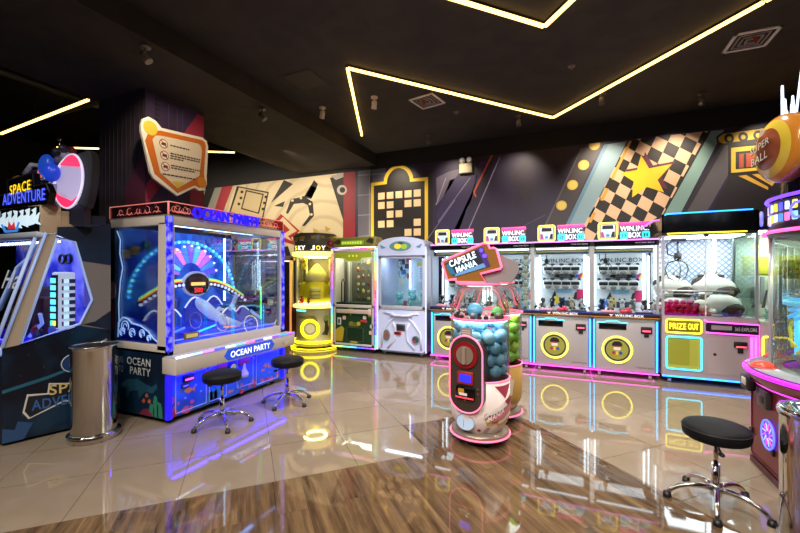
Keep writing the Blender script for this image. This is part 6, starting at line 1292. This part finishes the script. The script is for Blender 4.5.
for k in range(20):
    a = 2*PI*k/20; x, y = .52*math.cos(a), .52*math.sin(a)
    b.rod((x, y, .9), (x, y, 1.22), .014, glow('#4ab8ff', 1.2) if k % 2 else mat('#d8c83a', .4, 0, .5)); b.rod((x*1.1, y*1.1, 1.2), (x, y, 1.22), .014, mat('#58c0ff', .3, 0, .6))
    b.tube([(.56*math.cos(a), .56*math.sin(a), .95+.08*(k % 2)), (.56*math.cos(a+.3), .56*math.sin(a+.3), 1.0+.06*(k % 3))], .01, mat('#d8d83a', .4, 0, .4))
    b.rod((.45*math.cos(a), .45*math.sin(a), 1.38), (.45*math.cos(a), .45*math.sin(a), 1.72), .013, mat('#dde0e2', .3))
b.lathe([(.3, 1.36), (.56, 1.36), (.56, 1.38), (.3, 1.38)], (0, 0, 0), mat('#b9bcc0', .2, .5), 40)
b.lathe([(.58, 1.3), (.6, 1.3), (.6, 1.33), (.58, 1.33)], (0, 0, 0), mat('#6fc8e8', .3, 0, .5), 40)
part('ball_maze', b, BM)
b = B(); b.lathe([(.58, 1.5), (.6, 1.5), (.6, 1.64), (.58, 1.64)], (0, 0, 0), glass_mat('yellow_film', '#e8e27a', .4), 40); part('yellow_band', b, BM, 'yellow translucent band')
b = B(); b.lathe([(.3, 1.795), (.5, 1.795)], (0, 0, 0), glow('#f4fff4', 14), 40); b.lathe([(0, 1.8), (.68, 1.82), (.7, 1.86), (.66, 1.92), (.66, 1.96)], (0, 0, 0), mat('#2a2034', .3), 48); part('drum_cap', b, BM)  # white ring is added to brighten the inside of the drum
b = B(); b.tube([(.71*math.cos(a), .71*math.sin(a), 1.85) for a in [2*PI*i/64 for i in range(64)]], .013, glow('#ff5aa8', 1.6), True); b.tube([(.69*math.cos(a), .69*math.sin(a), 2.1) for a in [2*PI*i/64 for i in range(64)]], .013, glow('#6a3cff', 2.0), True); part('ring_light', b, BM, 'pink and violet ring lights')
b = B(); b.lathe([(.66, 1.9), (.67, 2.08)], (0, 0, 0), mat('#2a2a4a', .3), 48)
for k in range(64):
    a = 2*PI*k/64; h = ('#8fd8ff', '#ffd84a', '#d8d8e8', '#4a8aff', '#ff7ac0')[k % 5]
    c, s = math.cos(a), math.sin(a); F_ = FR((.675*c, .675*s, 1.9), (-s, c, 0), (0, 0, 1)); b.prism(rrect(-.02, .02, .02, .08, .008), F_, 0, .008, glow(h, .9)); b.prism(rrect(-.017, .017, .1, .16, .008), F_, 0, .008, glow(('#5a5aff', '#d8e8ff', '#ffe04a')[k % 3], .9))
part('icon_band', b, BM, 'band of colourful lit tiles')
b = B(); b.lathe([(.4, 2.0)]+[(.45*math.cos(t), 2.05+.16*math.sin(t)) for t in [PI/2*i/8 for i in range(9)]], (0, 0, 0), mat('#1d5fd8', .15, 0, .6), 40); part('blue_dome', b, BM, 'blue dome')
b = B()
for k in range(8):
    a = PI/8+k*PI/4; c, s = math.cos(a), math.sin(a); F_ = FR((.70*c, .70*s, 1.98), (-s, c, 0), (0, 0, 1)); b.line([(.055*math.cos(q), .055*math.sin(q)) for q in [PI/8+PI/4*j for j in range(8)]], F_, .02, .009, glow('#5a5aff', 2.0), True)
part_split('octagon_light', b, BM, 'blue violet neon octagon')
b = B(); b.lathe([(.62, 2.1), (.6, 2.45), (.62, 2.47), (.0, 2.48)], (0, 0, 0), SMOKE, 48); part('canopy_shade', b, BM, 'smoky violet canopy')
b = B(); b.lathe([(.0, 2.12), (.42, 2.12), (.4, 2.42), (0, 2.42)], (0, 0, 0), mat('#3a2f44', .4), 32)
for k in range(10):
    a = 2*PI*k/10; b.prism(rrect(-.08, .08, -.06, .06, .01), FR((.425*math.cos(a), .425*math.sin(a), 2.28), (-math.sin(a), math.cos(a), 0), (0, 0, 1)), 0, .01, mat('#5a6ac8' if k % 2 else '#a8a0c8', .3, 0, .4))
part('canopy_core', b, BM)
b = B(); CRW = glow('#dff0ff', 1.6)
for k in range(12):
    a = 2*PI*k/12; pts = []
    for j, (da, z) in enumerate(((0, 2.48), (.05, 2.78), (.12, 2.66), (.22, 3.0), (.3, 2.68), (.38, 2.86), (.5, 2.48))): pts.append((.6*math.cos(a+da), .6*math.sin(a+da), z))
    b.tube(pts, .008, CRW)
part('flame_crown', b, BM, 'white neon flame outline')
# ball shaped sign on the canopy
SG = thing('ball_sign', 'orange and yellow lens-shaped sign fixed high on the red ball game', 'sign', (1.43, 3.72, 2.45))
SG.rotation_euler = (math.radians(0), math.radians(6), math.radians(-82))
b = B(); R_ = .245
def lens(r0, r1, d, m, n=36, back=False):
    prof = [(r0+(r1-r0)*i/6) for i in range(7)]; vs = []; fs = []
    for r in prof:
        dep = -d*math.sqrt(max(0, 1-(r/R_)**2))
        vs += [(r*math.cos(2*PI*k/n), dep, r*math.sin(2*PI*k/n)) for k in range(n)]
    for j in range(6):
        for k in range(n): fs.append((j*n+k, j*n+(k+1) % n, (j+1)*n+(k+1) % n, (j+1)*n+k))
    b.add(vs, fs, m, True)
lens(.001, .15, .12, mat('#8a4630', .2)); part('centre_disc', b, SG, 'reddish brown centre')
b = B(); lens(.15, .205, .12, mat('#d0b43a', .2)); part('yellow_ring', b, SG)
b = B(); lens(.205, .245, .12, mat('#c07a2a', .2)); b.lathe([(0, 0)], (0, 0, 0), BLACK) if 0 else None
vs = [(.245*math.cos(2*PI*k/36), y, .245*math.sin(2*PI*k/36)) for y in (0, .05) for k in range(36)]; b.add(vs, [(k, (k+1) % 36, 36+(k+1) % 36, 36+k) for k in range(36)]+[tuple(range(36, 72))], mat('#c07a2a', .25), True); part('orange_rim', b, SG)
b = B(); fl2 = FR((0, -.13, 0), (1, 0, .25), (-.1, 0, 1)); LT = mat('#e6dcc8', .4)
b.text('SUPER', fl2, -.13, .1, .005, .065, BLACK, -.002, .0, .09); b.text('SUPER', fl2, -.128, .097, .009, .061, LT, 0, .003, .02); b.text('BALL', fl2, -.12, .08, -.085, -.02, BLACK, -.002, .0, .09); b.text('BALL', fl2, -.117, .077, -.081, -.024, LT, 0, .003, .02)
b.prism([(-.03, .1), (.0, .16), (.06, .12), (.02, .1)], fl2, 0, .002, mat('#e0c8a8', .4)); part('lettering', b, SG)
b = B(); b.rod((0, .05, -.05), (0, .2, -.1), .03, mat('#3a2a2a', .4)); part('bracket', b, SG)

# ------------------------------------------------------------------ background piece behind the space machine: a faint shelf display
t = thing('wall_screen', 'small lit green and red screen in the dark beyond the rocket topper', 'screen', (-6.3, 4.0, 1.85), .4)
b = B(); b.box(-.14, .14, 0, .05, 0, .32, mat('#2a2a30', .4), .01); b.rod((0, .05, -1.85), (0, .05, 0.0), .03, mat('#26262c', .4)); b.box(-.2, .2, -.1, .2, -1.85, -1.82, mat('#26262c', .4)); part('housing', b, t)
b = B(); g = front(0, 0, 0); b.prism(rrect(-.12, .12, .16, .3, .01), g, 0, .004, mat('#2f8f4a', .4, 0, .8)); b.prism([(-.02, .2), (.04, .28), (.1, .22)], g, .004, .006, mat('#d8d0c8', .4, 0, .8)); b.prism(rrect(.05, .11, .17, .24, .01), g, .004, .007, mat('#b83a3a', .4, 0, .6)); b.line(circ(0, .08, .05, 16), g, .003, .006, mat('#b8b8b8', .3), True); part('screen', b, t)

# ------------------------------------------------------------------ room spotlights, plus added fill spots
def spotl(loc, target, power, col, size=60, blend=.6, r=.04):
    l = bpy.data.lights.new('ceiling_or_fill_spot', 'SPOT'); l.energy = power; l.color = col; l.spot_size = math.radians(size); l.spot_blend = blend; l.shadow_soft_size = r
    o = bpy.data.objects.new('ceiling_or_fill_spot', l); C.objects.link(o); o.location = loc; o.rotation_euler = (Vector(target)-Vector(loc)).to_track_quat('-Z', 'Y').to_euler()
WC = (1, .84, .64)
for x, y, tx, p in ((-9.0, 5.3, -8.6, 110), (-7.4, 5.3, -7.2, 140), (-6.0, 5.3, -5.9, 140), (-4.9, 5.8, -5.0, 100), (-3.3, 6.75, -3.3, 95), (-2.1, 6.75, -2.1, 65), (-.76, 6.75, -.9, 60), (.5, 6.75, .55, 115), (1.7, 6.75, 1.5, 105), (2.7, 6.75, 2.7, 100)):  # mural spots; those on the left are added to light it evenly
    spotl((x, y, 3.8 if x < -3.8 else 3.95), (tx, 7.5, 3.0 if x > -4 else 2.9), p, WC, 85 if x < -4 else 80, .9)
FC = (1, .93, .86)
for x, y, p in ((-2.6, 1.0, 190), (-.4, .6, 230), (.9, 1.6, 210), (-1.2, -1.2, 330), (.6, -1.4, 330), (-3.2, -.8, 190), (-.4, 4.6, 300), (-2.3, 4.2, 320), (1.0, 4.2, 290), (-4.9, .2, 100)):  # fill spots without fixtures, added to brighten the floor and cabinet fronts
    spotl((x, y, 3.85), (x, y+1.5, 0), p, FC, 120, .8, .05)
spotl((-3.85, 2.65, 3.75), (-4.74, 3.5, 3.0), 60, (1, .85, .66), 70, .7, .03)
w_ = bpy.data.worlds.new('world'); sc.world = w_; w_.use_nodes = True; w_.node_tree.nodes['Background'].inputs[0].default_value = (.05, .045, .05, 1); w_.node_tree.nodes['Background'].inputs[1].default_value = .3
vs_ = sc.view_settings; vs_.view_transform = 'Standard'; vs_.look = 'None'; vs_.gamma = 1; vs_.use_curve_mapping = False; vs_.exposure = .22
cy = sc.cycles; cy.max_bounces = 8; cy.transparent_max_bounces = 24; cy.glossy_bounces = 5; cy.diffuse_bounces = 3; cy.caustics_reflective = False; cy.caustics_refractive = False; cy.sample_clamp_indirect = 6; cy.use_denoising = True
